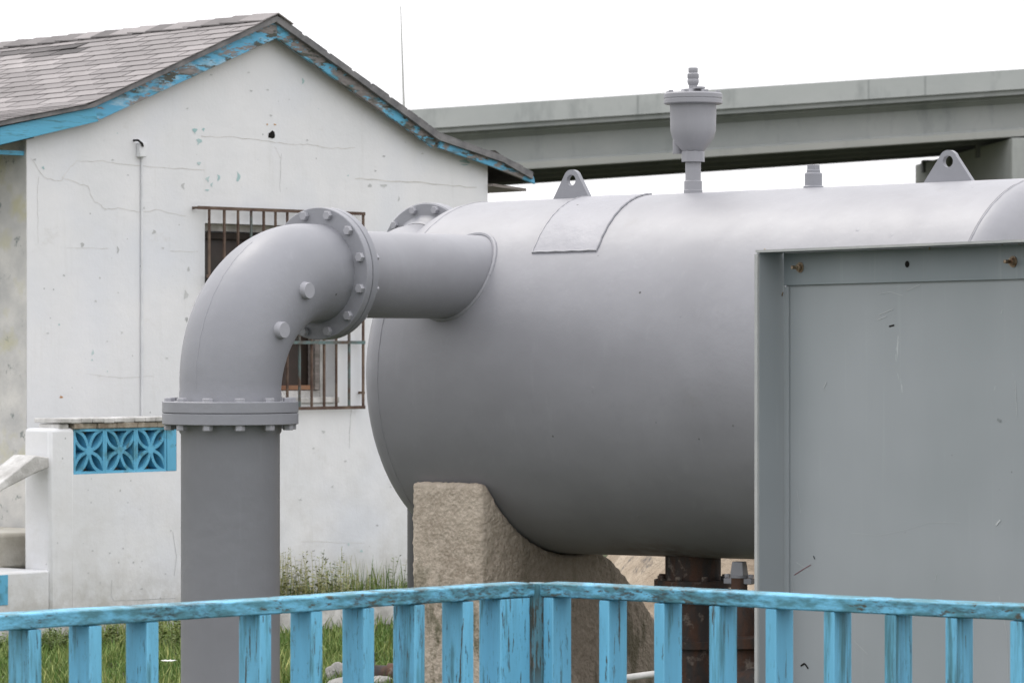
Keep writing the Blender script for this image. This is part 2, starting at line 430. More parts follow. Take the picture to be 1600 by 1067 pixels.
# lifting lugs
def lug(w, h=.155, half=.125):
    m = MB(); base = ax(w)+Vector((0,0,RT)); pts = []
    r0 = .042; cz = h-r0
    ang0 = math.atan2(cz, half)
    outl = [(-half,-.012)]
    for k in range(13):
        a = math.pi - (math.pi/2-.0) + R(68) - k/12*R(136)
        outl.append((r0*math.cos(a), cz+r0*math.sin(a)))
    outl.append((half,-.012))
    # hole
    hole = [(.024*math.cos(2*math.pi*k/24), cz-.004+.024*math.sin(2*math.pi*k/24)) for k in range(24)]
    bm = m.bm; t = .012
    for s in (-t, t):
        vo = [bm.verts.new(base+Vector((x,s,z))) for x, z in outl]; vh = [bm.verts.new(base+Vector((x,s,z))) for x, z in hole]
        es = [bm.edges.new((vo[i], vo[(i+1)%len(vo)])) for i in range(len(vo))]+[bm.edges.new((vh[i], vh[(i+1)%24])) for i in range(24)]
        bmesh.ops.triangle_fill(bm, use_beauty=True, edges=es)
        if s < 0: A = (vo, vh)
        else: B = (vo, vh)
    for q in (0,1):
        n = len(A[q])
        for i in range(n): m.face([A[q][i], A[q][(i+1)%n], B[q][(i+1)%n], B[q][i]])
    return m.build('lifting_lug', M['pipe'], tank, ang=30)
lug(.136, .125, .105); lug(2.035, .128, .122)
# small plug on top
pb_ = ax(1.383)+Vector((0,0,RT))
m = MB(); m.lathe([(.042,-.03),(.042,.006),(.036,.010),(.036,.058),(.033,.062),(0,.062)], pb_, (0,0,1), 32); plg = m.build('plug_socket', M['pipe'], tank)
m = MB(); m.lathe([(.028,.060),(.028,.074),(.026,.076),(0,.076)], pb_, (0,0,1), 24)
m.obox(pb_+Vector((-.019,-.019,.075)), (.038,0,0), (0,.038,0), (0,0,.020)); m.build('plug', M['pipe'], plg, bevel=.002)
# far side nozzle with flange seen over the head, elbow and riser behind
FP = Vector(P(664, 411, 16.15)); fl_loc = FP - T
fw, fu, fz = fl_loc.dot(av), fl_loc.dot(rv), FP.z
print('far flange local', fw, fu, fz)
m = MB(); m.tube([(fw,fu+.01,fz),(fw,fu-.05,fz),(fw+.015,fu-.12,fz-.01),(fw+.07,fu-.19,fz-.03),(fw+.16,fu-.23,fz-.06),(fw+.30,fu-.24,fz-.10),(fw+.62,fu-.24,fz-.16)], RN*.97, 48); fn = m.build('nozzle', M['tank'], tank, ang=60)
m = MB(); m.lathe([(0,0),(RF-.006,0),(RF,.005),(RF,TF*1.7),(0,TF*1.7)], (fw,fu,fz), (0,1,0), 72); ffl = m.build('flange', M['pipe'], fn, ang=30)
hb = MB(); hb.lathe([(.212,-.001),(.202,-.012),(.185,-.035),(.176,-.06),(.174,-.062)], (fw,fu,fz), (0,1,0), 56); hb.build('hub', M['pipe'], fn)
for k in range(12):
    a = R(15+30*k); bolt('bolt', Vector((fw+RB*math.cos(a), fu, fz+RB*math.sin(a))), (0,-1,0), .018, .018, M['boltp'], ffl)

# ------------------------------------------------------------------ riser pipe + elbow (near)
ZJ = ZN-JT                 # joint plane height between elbow and riser
elbow = empty('pipe_elbow', (V.x, V.y, ZJ), -AL)
tag(elbow, 'grey cast elbow bending from the upright pipe over to the tank nozzle', 'pipe elbow')
def E(t, off=(0,0,0)):     # centreline of elbow in local coords, t in degrees
    RE = .46; k = JT-RE; th = R(t)
    return Vector((0, RE*(1-math.cos(th)), k+RE*math.sin(th)))
m = MB()
pts = [Vector((0,0,.0))]+[E(t) for t in range(0,91,4)]
if pts[-1].y < .45: pts.append(E(90))
pts.append(Vector((0, JT, JT)))
# sweep with exact frames
seg = 72; rings = []
frames = [(Vector((0,0,0)), Vector((0,0,1)))]+[(E(t), Vector((0,math.sin(R(t)),math.cos(R(t))))) for t in [k*90/28 for k in range(29)]]+[(Vector((0,JT,JT)), Vector((0,1,0)))]
nf = len(frames)
for i, (p, t) in enumerate(frames):
    x = Vector((1,0,0)); y = t.cross(x)
    f = i/(nf-1); rr = .199+.010*math.sin(math.pi*min(1,max(0,(i-1)/(nf-3))))
    if i in (0,): rr = .205
    row = []
    for k in range(seg):
        a = 2*math.pi*k/seg
        row.append(m.bm.verts.new(p+rr*(math.cos(a)*x+math.sin(a)*y)))
    rings.append(row)
for i in range(nf-1):
    for k in range(seg): m.face([rings[i][k], rings[i][(k+1)%seg], rings[i+1][(k+1)%seg], rings[i+1][k]])
m.build('elbow_body', M['pipe'], elbow, ang=60)
# casting line along the outside of the bend
m = MB(); ln = []
for t in range(-6, 60, 3):
    tt = max(t,0); p = E(tt); tn = Vector((0,math.sin(R(tt)),math.cos(R(tt)))); x = Vector((1,0,0)); y = tn.cross(x)
    a = R(196-90-75); rr = .209 if t > 8 else .204
    ln.append(p+rr*(math.cos(R(150))*-1*x*-1*.55 + y*.83*-1*-1)+Vector((0,0,t*.008 if t<0 else 0)))
for i in range(len(ln)): pass
ln = []
for t in range(0, 62, 3):
    p = E(t); tn = Vector((0,math.sin(R(t)),math.cos(R(t)))); x = Vector((1,0,0)); outw = Vector((0,-math.cos(R(t)),math.sin(R(t))))
    ln.append(p+(.1960+.010*math.sin(math.pi*t/90))*(math.cos(R(0))*outw+math.sin(R(0))*x)+Vector((.0016*math.sin(t*1.3),0,0)))
m.tube(ln, .0045, 10); m.build('casting_seam', M['pipe'], elbow)
for t, r_ in ((30,.033),(57,.033)):
    m = MB(); p = E(t)+Vector((.199,0,0)); m.lathe([(r_*1.15,-.02),(r_*1.1,.006),(r_,.012),(r_,.026),(r_*.92,.031),(0,.031)], p, (1,0,0), 28); m.build('boss', M['boltp'], elbow)
fe = flange('flange', M['pipe'], elbow, (0,0,.0008), (0,0,1), .19, TF*1.3)
for k in range(12):
    a = R(15+30*k+6); bolt('bolt', Vector((RB*math.cos(a), RB*math.sin(a), TF*1.3)), (0,0,1), .020, .015, M['boltp'], fe)
ff = flange('flange', M['pipe'], elbow, (0,JT-.002-TF,JT), (0,1,0), .19)
for k in range(12):
    a = R(15+30*k); bolt('bolt', Vector((RB*math.cos(a), JT-.002-TF, JT+RB*math.sin(a))), (0,-1,0), .0195, .018, M['boltp'], ff)
riser = empty('riser_pipe', (V.x, V.y, 0), -AL)
tag(riser, 'thick upright grey pipe in front of the white house under the elbow', 'pipe')
m = MB(); m.lathe([(.194,0),(.194,ZJ-.085),(.200,ZJ-.075),(.204,ZJ-.04),(.204,ZJ-.03)], (0,0,0), (0,0,1), 72); m.build('barrel', M['pipe'], riser, ang=60)
fr = flange('flange', M['pipe'], riser, (0,0,ZJ-.0008-TF*1.3), (0,0,1), .19, TF*1.3)
for k in range(12):
    a = R(15+30*k+6); bolt('bolt', Vector((RB*math.cos(a), RB*math.sin(a), ZJ-.0008-TF*1.3)), (0,0,-1), .021, .022, M['boltp'], fr)
# far riser (dark strip left of the saddle)
FR = T + av*fw + rv*(fu+.30)
m2 = empty('riser_pipe', (FR.x, FR.y, 0), -AL)
FX = (637-CX)/F; 
tag(m2, 'far grey pipe behind the tank, a thin dark strip left of the concrete saddle', 'pipe')
offp = 0
# place so that its left silhouette sits at px 637
Yc = FR.y; Xc = FX*Yc+.17
m2.location = (Xc, Yc, 0)
lf = (Vector((Xc,Yc,0))-T); lw, lu = lf.dot(av), lf.dot(rv)
m = MB(); m.tube([(0,0,0),(0,0,fz-.30)]+[Vector((0,-.28*(1-math.cos(R(t))), fz-.30+.30*math.sin(R(t)))) for t in range(15,91,15)], .172, 40, cap=True); m.build('barrel', grey_paint('far_pipe_shaded', (.05,.05,.052), 1), m2, ang=60)  # grey pipe coloured near black, shade behind the tank put into the colour

# ------------------------------------------------------------------ air release valve on top
vb_ = T + av*.775; vz = ZA+TILT*.775+RT
arv = empty('air_release_valve', (vb_.x, vb_.y, vz), -AL)
tag(arv, 'grey bowl shaped air valve standing upright on top of the tank', 'valve')
m = MB(); m.lathe([(.038,-.02),(.040,.004),(.040,.012),(.038,.014),(.038,.050),(.034,.054),(0,.054)], (0,0,0), (0,0,1), 32); cp = m.build('coupling', M['valve'], arv)
m = MB(); m.lathe([(.033,.05),(.033,.14)], (0,0,0), (0,0,1), 28); m.build('nipple', M['valve'], arv)
m = MB()
m.lathe([(.050,.132),(.050,.175),(.046,.179)], (0,0,0), (0,0,1), 8); m.build('hex_base', M['valve'], arv, bevel=.002)
m = MB()
m.lathe([(0,.170),(.044,.174),(.054,.186),(.074,.210),(.089,.236),(.0965,.265),(.0975,.30),(.0985,0.368),(.101,0.380)], (0,0,0), (0,0,1), 56); m.build('bowl', M['valve'], arv, ang=60)
m = MB(); m.lathe([(.118,0.376),(.124,0.380),(.124,0.395),(.122,0.397),(.122,0.400),(.124,0.402),(.124,0.418),(.119,0.424),(.060,0.424),(.056,0.427),(.050,0.440),(.028,0.441),(0,0.441)], (0,0,0), (0,0,1), 56); cap = m.build('cover', M['valve'], arv, ang=30)
m = MB(); m.lathe([(0,0.376),(.118,0.376)], (0,0,0), (0,0,1), 56); m.build('cover_underside', M['valve'], cap)
for k in range(8):
    a = R(20+45*k); bolt('bolt', (.108*math.cos(a), .108*math.sin(a), .423), (0,0,1), .0105, .010, M['valve'], cap)
m = MB(); m.lathe([(.018,0.438),(.018,0.456),(.020,0.458),(.0245,0.470),(.0245,0.480),(.022,0.484),(.0245,0.488),(.0245,0.504),(.019,0.510),(.020,0.514),(.0205,0.528),(.019,0.531),(.014,0.531),(.012,0.523),(0,0.523)], (0,0,0), (0,0,1), 28); m.build('outlet_fitting', M['valve'], arv, ang=40)
m = MB(); m.lathe([(0,0.438),(.026,0.438),(.026,0.446),(.0,0.448)], (-.0+.055,-.035,0), (0,0,1), 6); m.build('cover_boss', M['valve'], cap)
m = MB(); m.lathe([(0,.168),(.020,.168),(.021,.172),(.021,.225),(0,.245)], (-.066,-.02,0), (0,0,1), 14); m.build('side_port', M['valve'], arv)

# ------------------------------------------------------------------ concrete saddles
def saddle(w0, thick, label, endu=.14):
    root = empty('concrete_saddle', T+av*w0, -AL); tag(root, label, 'tank support', 'concrete saddles under the tank')
    zax = ZA+TILT*w0
    ztop = zax-RT*.575
    pr = []
    u_f = -math.sqrt(RT**2-(RT*.545)**2)
    pr.append((u_f-.335+.02, 0)); pr.append((u_f-.335+.012, ztop-.02)); pr.append((u_f-.31+.01, ztop))
    pr = [(-.675,0),(-.675,ztop-.012),(-.665,ztop)]
    a0 = math.asin(.575)
    for k in range(19):
        a = a0 + (math.radians(100)-a0)*k/18
        pr.append((-(RT+.004)*math.cos(a), zax-(RT+.004)*math.sin(a)))
    pr += [(.24,zax-RT-.03),(.40,zax-RT-.15),(.72,zax-RT-.45),(.80,0)]
    m = MB(); m.prism([(0,u,z) for u, z in pr], (-thick,0,0))
    o = m.build('saddle_block', M['conc'], root, smooth=True, ang=180)
    rm = o.modifiers.new('remesh', 'REMESH'); rm.mode = 'VOXEL'; rm.voxel_size = .013; rm.use_smooth_shade = True
    sm = o.modifiers.new('smooth','SMOOTH'); sm.factor = .5; sm.iterations = 14
    tx = bpy.data.textures.new('rough', 'CLOUDS'); tx.noise_scale = .022; tx.noise_depth = 4
    d = o.modifiers.new('disp', 'DISPLACE'); d.texture = tx; d.strength = .017; d.mid_level = .5; d.texture_coords = 'LOCAL'
    return root
# near saddle: visible side face px 645..760
WS = solve(764, 757)[0]
print('saddle w', WS, solve(764,757))
saddle(WS, .385, 'rough tan concrete saddle with a mossy curved face, left end of the tank')
saddle(2.15, .36, 'concrete saddle hidden behind the grey steel panel at the tank right end')

# ------------------------------------------------------------------ drain pipe and gate valve below
D = T+av*.775
drain = empty('drain_pipe', (D.x, D.y, 0), -AL); tag(drain, 'rusty flanged drain pipe dropping from the tank belly', 'pipe')
zb = ZA+TILT*.775-RT
m = MB(); m.lathe([(.118,0),(.118,zb+.03)], (0,0,0), (0,0,1), 40); m.build('barrel', M['rusty'], drain)
for z in (zb-.125, zb-.165, zb-.38, zb-.56):
    m = MB(); rf = .165 if z > zb-.2 else .14
    m.lathe([(.11,z),(rf,z),(rf,z+.03),(.11,z+.03)], (0,0,0), (0,0,1), 40, closed=True); fo = m.build('flange', M['rusty'], drain)
    if z > zb-.13:
        for k in range(8): bolt('bolt', (.145*math.cos(R(45*k+10)), .145*math.sin(R(45*k+10)), z+.03), (0,0,1), .014, .02, M['rusty'], fo)
gvp = P(1155, 900, 15.0)
gv_ = empty('gate_valve', (gvp.x, gvp.y, 0), R(-25)); tag(gv_, 'grey gate valve with square operating nut beside the rusty drain pipe', 'valve')
zt = P(1155,877,15).z
m = MB(); m.hexa([(-.030,-.030,zt-.058),(.030,-.030,zt-.058),(.030,.030,zt-.058),(-.030,.030,zt-.058),(-.023,-.023,zt),(.023,-.023,zt),(.023,.023,zt),(-.023,.023,zt)])
m.build('operating_nut', M['pipe'], gv_, bevel=.003)
m = MB(); m.lathe([(.038,zt-.066),(.038,zt-.056),(.0,zt-.056)], (0,0,0), (0,0,1), 24); m.box(-.062,.062,-.02,.02,zt-.092,zt-.068); m.build('gland', M['pipe'], gv_, bevel=.004)
for s in (-1,1): bolt('bolt', (s*.052,0,zt-.066), (0,0,1), .012, .014, M['boltp'], gv_)
m = MB(); m.lathe([(.034,zt-.066),(.034,zt-.13),(.040,zt-.15),(.062,zt-.185),(.075,zt-.22),(.075,zt-.30),(.11,zt-.31),(.11,zt-.35),(.08,zt-.36),(.09,zt-.6),(.10,0)], (0,0,0), (0,0,1), 32); m.build('bonnet', M['rusty'], gv_)
m = MB(); m.tube([(0,0,.35),(.45,.05,.35)], .13, 28); m.lathe([(.13,0),(.17,0),(.17,.035),(.13,.035)], (.22,.02,.35), (1,.1,0), 28, closed=True); m.build('body', M['rusty'], gv_)

# ------------------------------------------------------------------ limestone bank behind the tank
m = MB(); nx, ny = 90, 50
X0, X1, Y0, Y1 = .15, 6.5, 17.2, 21.5
gr = []
for j in range(ny+1):
    row = []
    for i in range(nx+1):
        x = X0+(X1-X0)*i/nx; y = Y0+(Y1-Y0)*j/ny
        f = min(1, (x-X0)/.8)*min(1,(X1-x)/.8)*min(1,(y-Y0)/.9)*min(1,(Y1-y)/1.2); f = max(0,f)**.7
        v = Vector((x*1.7,y*1.7,0)); n = noise.fractal(v, 1, 2, 5)*.16 + .12*noise.voronoi(Vector((x*3,y*3,0)))[0][0]
        row.append(m.bm.verts.new((x, y, -.05 + f*(.95+n))))
    gr.append(row)
for j in range(ny):
    for i in range(nx): m.face([gr[j][i], gr[j][i+1], gr[j+1][i+1], gr[j+1][i]])
tag(m.build('rocky_bank', M['bank'], ang=40), kind='structure')

# ------------------------------------------------------------------ stones, pipes lying in the grass
def rock(px, py, Y, sx, sy, sz, label, mat='rock', seed=1):
    p = P(px, py, Y); m = MB()
    bmesh.ops.create_icosphere(m.bm, subdivisions=4, radius=1)
    for v in m.bm.verts:
        n = noise.fractal(v.co*1.1+Vector((seed*7.3,0,0)), 1, 2, 4)
        c = v.co*(1+.28*n); v.co = Vector((c.x*sx, c.y*sy, c.z*sz))
    o = m.build('stone', M[mat], ang=35); o.location = (p.x, p.y, max(.02, sz*.55)); o.rotation_euler.z = seed
    return tag(o, label, 'stone')
rock(545, 1075, 18.5, .14, .13, .065, 'pale flat stone lying in the grass right of the upright pipe', seed=2)
rock(590, 1066, 18.9, .09, .09, .045, 'small grey stone behind the sixth fence slat left of the corner', seed=5)
rock(528, 1068, 19.2, .07, .06, .07, 'dark wedge of rubble in the grass beside the pale flat stone', seed=9)
rock(905, 1080, 15.2, .13, .10, .19, 'rough grey block low behind the first slat right of the fence corner', seed=3)
rock(870, 1080, 15.6, .16, .12, .26, 'dark mossy lump of rubble under the tank beside the fence corner', 'conc', seed=6)
lp = P(606, 1066, 19.0); m = MB()
m.tube([(-.14,.03,.0),(.02,0,.0)], .05, 24); m.tube([(-.0,0,0),(.035,-.005,0)], .062, 24); m.tube([(-.1,.02,0),(-.1,.02,.12)], .03, 16)
o = m.build('pipe_fitting', M['rusty']); o.location = (lp.x, lp.y, .065); tag(o, 'small dark pipe fitting lying on the ground beside the stones', 'pipe fitting')
lp = P(1000, 1057, 14.0); m = MB()
m.tube([(-.09,.0,-.008),(.12,0,.02)], .013, 16); m.tube([(-.13,0,-.016),(-.09,0,-.008)], .018, 16)
m.tube([(0.1,0,-(lp.z)),(0.1,0,.01)], .012, 12)
o = m.build('white_pipe', M['whitepaint']); o.location = lp; tag(o, 'thin white plastic pipe low behind the fence right of the corner', 'pipe')

# ------------------------------------------------------------------ house
TH = R(48); G = Vector((math.cos(TH), math.sin(TH), 0)); B = Vector((-math.sin(TH), math.cos(TH), 0))
O = Vector(((42-CX)/F*23, 23, 0))
house = empty('white_house', O, TH)
tag(house, 'small white plastered house with blue rake boards and grey shingle roof', 'house')
def hq(px, py, d=0.0):       # pixel on the plane d=const -> (q, z)
    k = (px-CX)/F
    q = (k*(O.y+B.y*d) - O.x - B.x*d)/(G.x-G.y*k)
    Y = O.y+G.y*q+B.y*d
    return q, H+(CY-py)/F*Y
def hp(px, py, d=0.0):
    q, z = hq(px, py, d); return Vector((q, d, z))
q_r = hq(762, 300)[0]; DL = 6.5; WT = .2
DR = -.10       # outer face of rake boards
rbL = [(-60,247),(0,227),(153,189),(433,59)]       # rake bottom left
rbR = [(433,59),(678,231),(694,234),(759,256),(837,287)]
rtL = [(-60,220),(0,199),(147,168),(433,34)]
rtR = [(433,34),(683,212),(697,215),(831,276)]
shL = [(-60,208),(0,190),(140,163.5),(433,25)]
shR = [(433,22),(550,107),(637,169),(686,206),(787,243),(833,268)]
# gable wall with window opening
wq0, wzt = hq(320, 349); wq1, _ = hq(524, 349); _, wzb = hq(524, 621); wzt = (hq(320,349)[1]+hq(440,352)[1])/2
roofz = {}
def rake_z(q):
    pts = [hq(a,b,0) for a, b in rbL]+[hq(a,b,0) for a, b in rbR[1:]]
    for (q0,z0),(q1,z1) in zip(pts, pts[1:]):
        if q0 <= q <= q1: return z0+(z1-z0)*(q-q0)/(q1-q0)
    return pts[0][1] if q < pts[0][0] else pts[-1][1]
qa = hq(433,59)[0]; qk0 = hq(153,189)[0]; qk1 = hq(686,232)[0]
m = MB()
def wallblock(qs, zlow):
    m.prism([(qs[0],0,zlow),(qs[-1],0,zlow)]+[(q,0,rake_z(q)+.03) for q in reversed(qs)], (0,WT,0))
# wall front as separate prisms around the window
m.prism([(0,0,0),(wq0,0,0),(wq0,0,rake_z(wq0)+.03),(qk0,0,rake_z(qk0)+.03),(0,0,rake_z(0)+.02)], (0,WT,0))
m.prism([(wq0,0,0),(wq1,0,0),(wq1,0,wzb),(wq0,0,wzb)], (0,WT,0))
m.prism([(wq0,0,wzt),(wq1,0,wzt),(wq1,0,rake_z(wq1)+.03)]+([(qa,0,rake_z(qa)+.03)] if wq0 < qa < wq1 else [])+[(wq0,0,rake_z(wq0)+.03)], (0,WT,0))
m.prism([(wq1,0,0),(q_r,0,0),(q_r,0,rake_z(q_r)+.02),(qk1,0,rake_z(qk1)+.03),(wq1,0,rake_z(wq1)+.03)], (0,WT,0))
m.box(q_r-WT, q_r, WT, DL, 0, rake_z(q_r)-.05)     # far side wall
m.box(WT, q_r-WT, DL-WT, DL, 0, 2.6)
# cracks, chips (surface marks kept in the wall mesh)
def strip(pts, w, d=-.0012, mi=1, jit=1.2, sub=5):
    m.mi = mi; pp = []
    for (a, b), (c, e) in zip(pts, pts[1:]):
        for k in range(sub):
            f = k/sub; pp.append((a+(c-a)*f+random.uniform(-jit,jit), b+(e-b)*f+random.uniform(-jit,jit)))
    pp.append(pts[-1]); L = [hp(x, y, d) for x, y in pp]
    for i in range(len(L)-1):
        t = (L[i+1]-L[i]).normalized(); nrm = Vector((-t.z,0,t.x)); w0 = w*random.uniform(.5,1.1)
        m.poly([L[i]-nrm*w0, L[i+1]-nrm*w0, L[i+1]+nrm*w0, L[i]+nrm*w0])
    m.mi = 0
strip([(48,248),(70,278),(95,284),(105,268),(120,252),(160,252),(200,258),(260,262),(320,266)], .0022)
strip([(98,278),(120,286),(138,292),(145,312),(165,327),(190,325),(215,332),(245,328),(290,338)], .0022)
strip([(315,213),(350,214),(400,218),(425,222),(450,225),(480,226),(520,232),(555,231)], .0024)
strip([(556,279),(600,283),(660,286),(700,290),(745,293)], .0045)
strip([(60,275),(58,320),(60,380)], .0018); strip([(105,387),(170,388)], .0014)
strip([(265,392),(310,393)], .0016); strip([(135,585),(190,590),(240,588)], .0014)
strip([(440,240),(438,300)], .0018, mi=3); strip([(470,846),(570,848)], .0014); strip([(548,640),(546,700)], .0028, mi=3)
strip([(430,230),(440,248)], .0015)
def chip(px, py, w, h, mi, d=-.0016):
    m.mi = mi; n = 10; pts = []
    for k in range(n):
        a = 2*math.pi*k/n; rr = random.uniform(.55,1.1); pts.append(hp(px+w*rr*math.cos(a)+(.6*w*math.sin(2*a+px) if mi != 5 else 0), py+h*rr*math.sin(a), d))
    m.poly(pts); m.mi = 0
for x, y, w, h, k in ((305,205,4,6,2),(310,222,4,5,2),(318,203,2,3,2),(325,280,3,5,2),(331,289,2,4,2),(341,277,2.5,6,2),(372,275,3,9,2),(311,256,3,4,2),(324,298,3,2,2),
    (287,290,2.5,6,3),(473,127,2,5,2),(419,141,2,2,3),(392,143,2,2,3),(389,113,2,2,3),(330,118,2,2,3),(293,170,2,1.5,3),(176,250,2,2,3),(55,250,2,2,3),(68,262,2,3,2),(145,550,2,5,2),
    (144,562,1.5,2,2),(95,620,2.5,3,4),(417,195,1.6,1.6,4),(429,195,2,2,4),(423,181,2,2,3),(128,383,3,5,3),(184,390,1.5,6,3),(240,362,3,4,3),(255,388,2,2,3),(225,325,2,2,3),
    (578,290,3,4,3),(600,291,5,4,3),(623,310,1.5,5,3),(586,267,2,2,3),(565,860,2,3,2),(545,850,1.5,3,2),(490,700,2,2,3),(520,760,2,2,3),(600,245,2,2,3),(660,240,2,2,3),(640,200,2,2,3),(505,675,3,3,3),
    (728,252,8,4,2),(725,258,6,2,2),(540,720,2,2,3),(470,780,2,2,3),(590,820,2,2,3),(610,760,1.5,2,3),(480,220,1.5,2,3),(290,460,3,8,3),(292,500,2,5,3),(295,420,2,5,3),
    (190,520,2,3,3),(100,430,2,2,3),(150,470,2,2,3),(260,560,2,2,3),(75,520,2,2,3)):
    chip(x, y, w, h, k)
for k in range(26):
    x = random.uniform(60,740); y = random.uniform(150,620)
    q, z = hq(x, y)
    if z > rake_z(q)-.1 or (300 < x < 580 and y > 320): continue
    chip(x, y, random.uniform(.6,1.6), random.uniform(.6,2.2), random.choice((3,3,2)))
chip(424, 212, 5.5, 7, 5, -.002); chip(424, 211, 6, 7.5, 5, -.0018)
m.build('gable_wall', [M['plaster'], M['crack'], M['teal'], M['chip'], simple('orange_stain',(.45,.22,.08),(.5,.35,.2)), M['black']], house, smooth=False)
# door side wall
m = MB(); zl = rake_z(0)+.02
m.box(0, WT, WT, .26, 0, zl-.03); m.box(0, WT, 1.2, DL-WT, 0, zl-.03); m.box(0, WT, .26, 1.2, 2.72, zl-.03); m.box(0, WT, .26, 1.2, 0, .6)
m.box(-.006,-.0005,.0,.262,0,zl-.02); m.build('side_wall', M['mould'], house)
m = MB(); m.box(.0,.05,.262,1.198,.605,2.715); dr = m.build('door', M['doorgrey'], house)
m = MB(); z_ = P(5,577,23.2).z; m.box(-.02,0,.27,.31,z_-.04,z_+.04); m.tube([(-.04,.28,z_),(-.04,.34,z_)], .012, 10); m.build('latch', M['boxgrey'], dr)
# rake boards
def rake(name, bot, top, mat, d0, d1):
    m = MB()
    for i in range(len(bot)-1):
        b0, b1, t0, t1 = hp(*bot[i],d0), hp(*bot[i+1],d0), hp(*top[i],d0), hp(*top[i+1],d0)
        m.prism([b0,b1,t1,t0], (0,d1-d0,0))
    return m.build(name, mat, house, smooth=False, bevel=.003)
rake('rake_board', [(153,189),(433,60)], [(147,168),(433,33)], M['rake'], DR, DR+.025)
rake('rake_board', [(433,60),(678,231)], [(433,33),(684,213)], M['rake_worn'], DR, DR+.025)
rake('rake_board', [(-60,244),(0,227),(154,190)], [(-60,217),(0,199),(148,168)], M['rake_clean'], DR-.004, DR+.02)
rake('rake_board', [(686,231),(760,257),(837,288)], [(690,213),(762,243),(834,276)], M['rake'], DR-.004, DR+.02)
m = MB()      # soffit between wall and rake board, tight to the wall
for i in range(len(rbL)-1):
    m.prism([hp(*rbL[i],DR+.02)+Vector((0,0,.012)), hp(*rbL[i+1],DR+.02)+Vector((0,0,.012)), hp(*rbL[i+1],DR+.02)+Vector((0,0,.03)), hp(*rbL[i],DR+.02)+Vector((0,0,.03))], (0,.12,0))
m.build('soffit', M['darkwood'], house, smooth=False)
# roof structure: shingle edge slab along the rakes
def slope_pts(lst, d): return [hp(*p, d) for p in lst]
d_e = DR-.03
m = MB()
top = slope_pts(shL, d_e); bot = [Vector((p.x,p.y,z)) for p, z in ((p, None) for p in [])]
botL = [hp(*p, d_e) for p in [(-60,216),(0,197),(147,168),(433,34)]]
SAG = -.016
def back(p): return Vector((p.x, DL, p.z+SAG*(DL-p.y)))
for i in range(3):
    a, b, c, d = botL[i], botL[i+1], top[i+1], top[i]
    m.hexa([a, b, back(b), back(a), d, c, back(c), back(d)])
topR = [p-Vector((0,0,.012)) for p in slope_pts(shR, d_e)]; botR = [p-Vector((0,0,.045)) for p in topR]
jitR = [0,.006,-.004,.0,.008,0]
for i in range(len(topR)-1):
    a, b = botR[i]+Vector((0,0,jitR[i])), botR[i+1]+Vector((0,0,jitR[i+1])); c, d = topR[i+1], topR[i]
    m.hexa([a, b, back(b), back(a), d, c, back(c), back(d)])
    nseg = 3
    for k in range(nseg):
        f = (k+.15)/nseg; p = d+(c-d)*f; q2 = d+(c-d)*(f+.85/nseg)
        m.tone = .4; m.obox(p+Vector((0,.0,.001)), q2-p+Vector((0,0,-.0)), (0,1.2,SAG*1.2), (0,0,random.uniform(.004,.012)))
roof = m.build('roof', M['edge_shingle'], house, smooth=False)
# shingle courses on the left slope
m = MB()
segs = [(top[3], top[2]), (top[2], top[1]), (top[1], top[0])]
path = [top[3], top[2], top[1], top[0]]
cum = [0]
for p, q2 in zip(path, path[1:]): cum.append(cum[-1]+(q2-p).length)
def along(s):
    for i in range(3):
        if s <= cum[i+1] or i == 2:
            f = (s-cum[i])/(cum[i+1]-cum[i]); return path[i].lerp(path[i+1], f)
EXP = .125; s = .10; row = 0; L = cum[-1]
def rnd_tone(d, s):
    base = .78+random.uniform(-.08,.10)
    n = noise.noise(Vector((d*.9, s*1.4, 3.1)))
    if d > 1.3 and s > .15:
        cl = noise.noise(Vector((d*1.1+5, s*2.6, 0)))
        if cl > .16: base = random.uniform(.05,.3)
        elif cl < -.2: base = random.uniform(.88,1.0)
    return max(0,min(1,base+.12*n))
while s < L-.02:
    p0 = along(max(0,s-EXP*.3)); p1 = along(min(L,s+EXP)); t = (p1-p0).normalized(); nrm = Vector((t.z,0,-t.x)); 
    if nrm.z < 0: nrm = -nrm
    dpos = -.135+ (row%2)*.11
    dpos = d_e-.012 - (row%2)*.15
    while dpos < DL-.1:
        ln_ = .305; a = max(dpos, d_e-.012); b = min(dpos+ln_-.016, DL); 
        if b-a > .02:
            lift = random.uniform(0,.002) + (random.uniform(0,.008) if (random.random() < .05 and a > 1) else 0)
            m.tone = rnd_tone(a, s); yo = Vector((0, a-d_e, SAG*(a-d_e))); th_ = .004
            o_ = p0+yo+nrm*.003; e_ = (p1-p0); 
            v0, v1 = o_, o_+Vector((0,b-a,SAG*(b-a)))
            w0_, w1_ = v0+e_+nrm*(.004+lift), v1+e_+nrm*(.004+lift*random.uniform(.3,1))
            m.hexa([v0, v1, w1_-nrm*0, w0_, v0+nrm*.002, v1+nrm*.002, w1_+nrm*th_, w0_+nrm*th_])
        dpos += ln_
    s += EXP; row += 1
# ridge caps
ap = path[0]; sl = (path[1]-path[0]).normalized(); sr = (topR[1]-topR[0]).normalized()
dpos = d_e-.015; k = 0
while dpos < DL:
    m.tone = random.uniform(.35,.85); ln_ = .24
    base = ap+Vector((0,dpos-d_e,SAG*(dpos-d_e)+.012)); lift = random.uniform(.003,.008)
    for sd in (sl, sr):
        o_ = base; w_ = sd*random.uniform(.14,.16)
        m.hexa([o_, o_+w_, o_+w_+Vector((0,ln_,lift)), o_+Vector((0,ln_,lift)), o_+Vector((0,0,.008)), o_+w_+Vector((0,0,.008)), o_+w_+Vector((0,ln_,lift+.008)), o_+Vector((0,ln_,lift+.008))])
    dpos += ln_*.78
m.build('shingles', M['shingle'], roof, smooth=False)
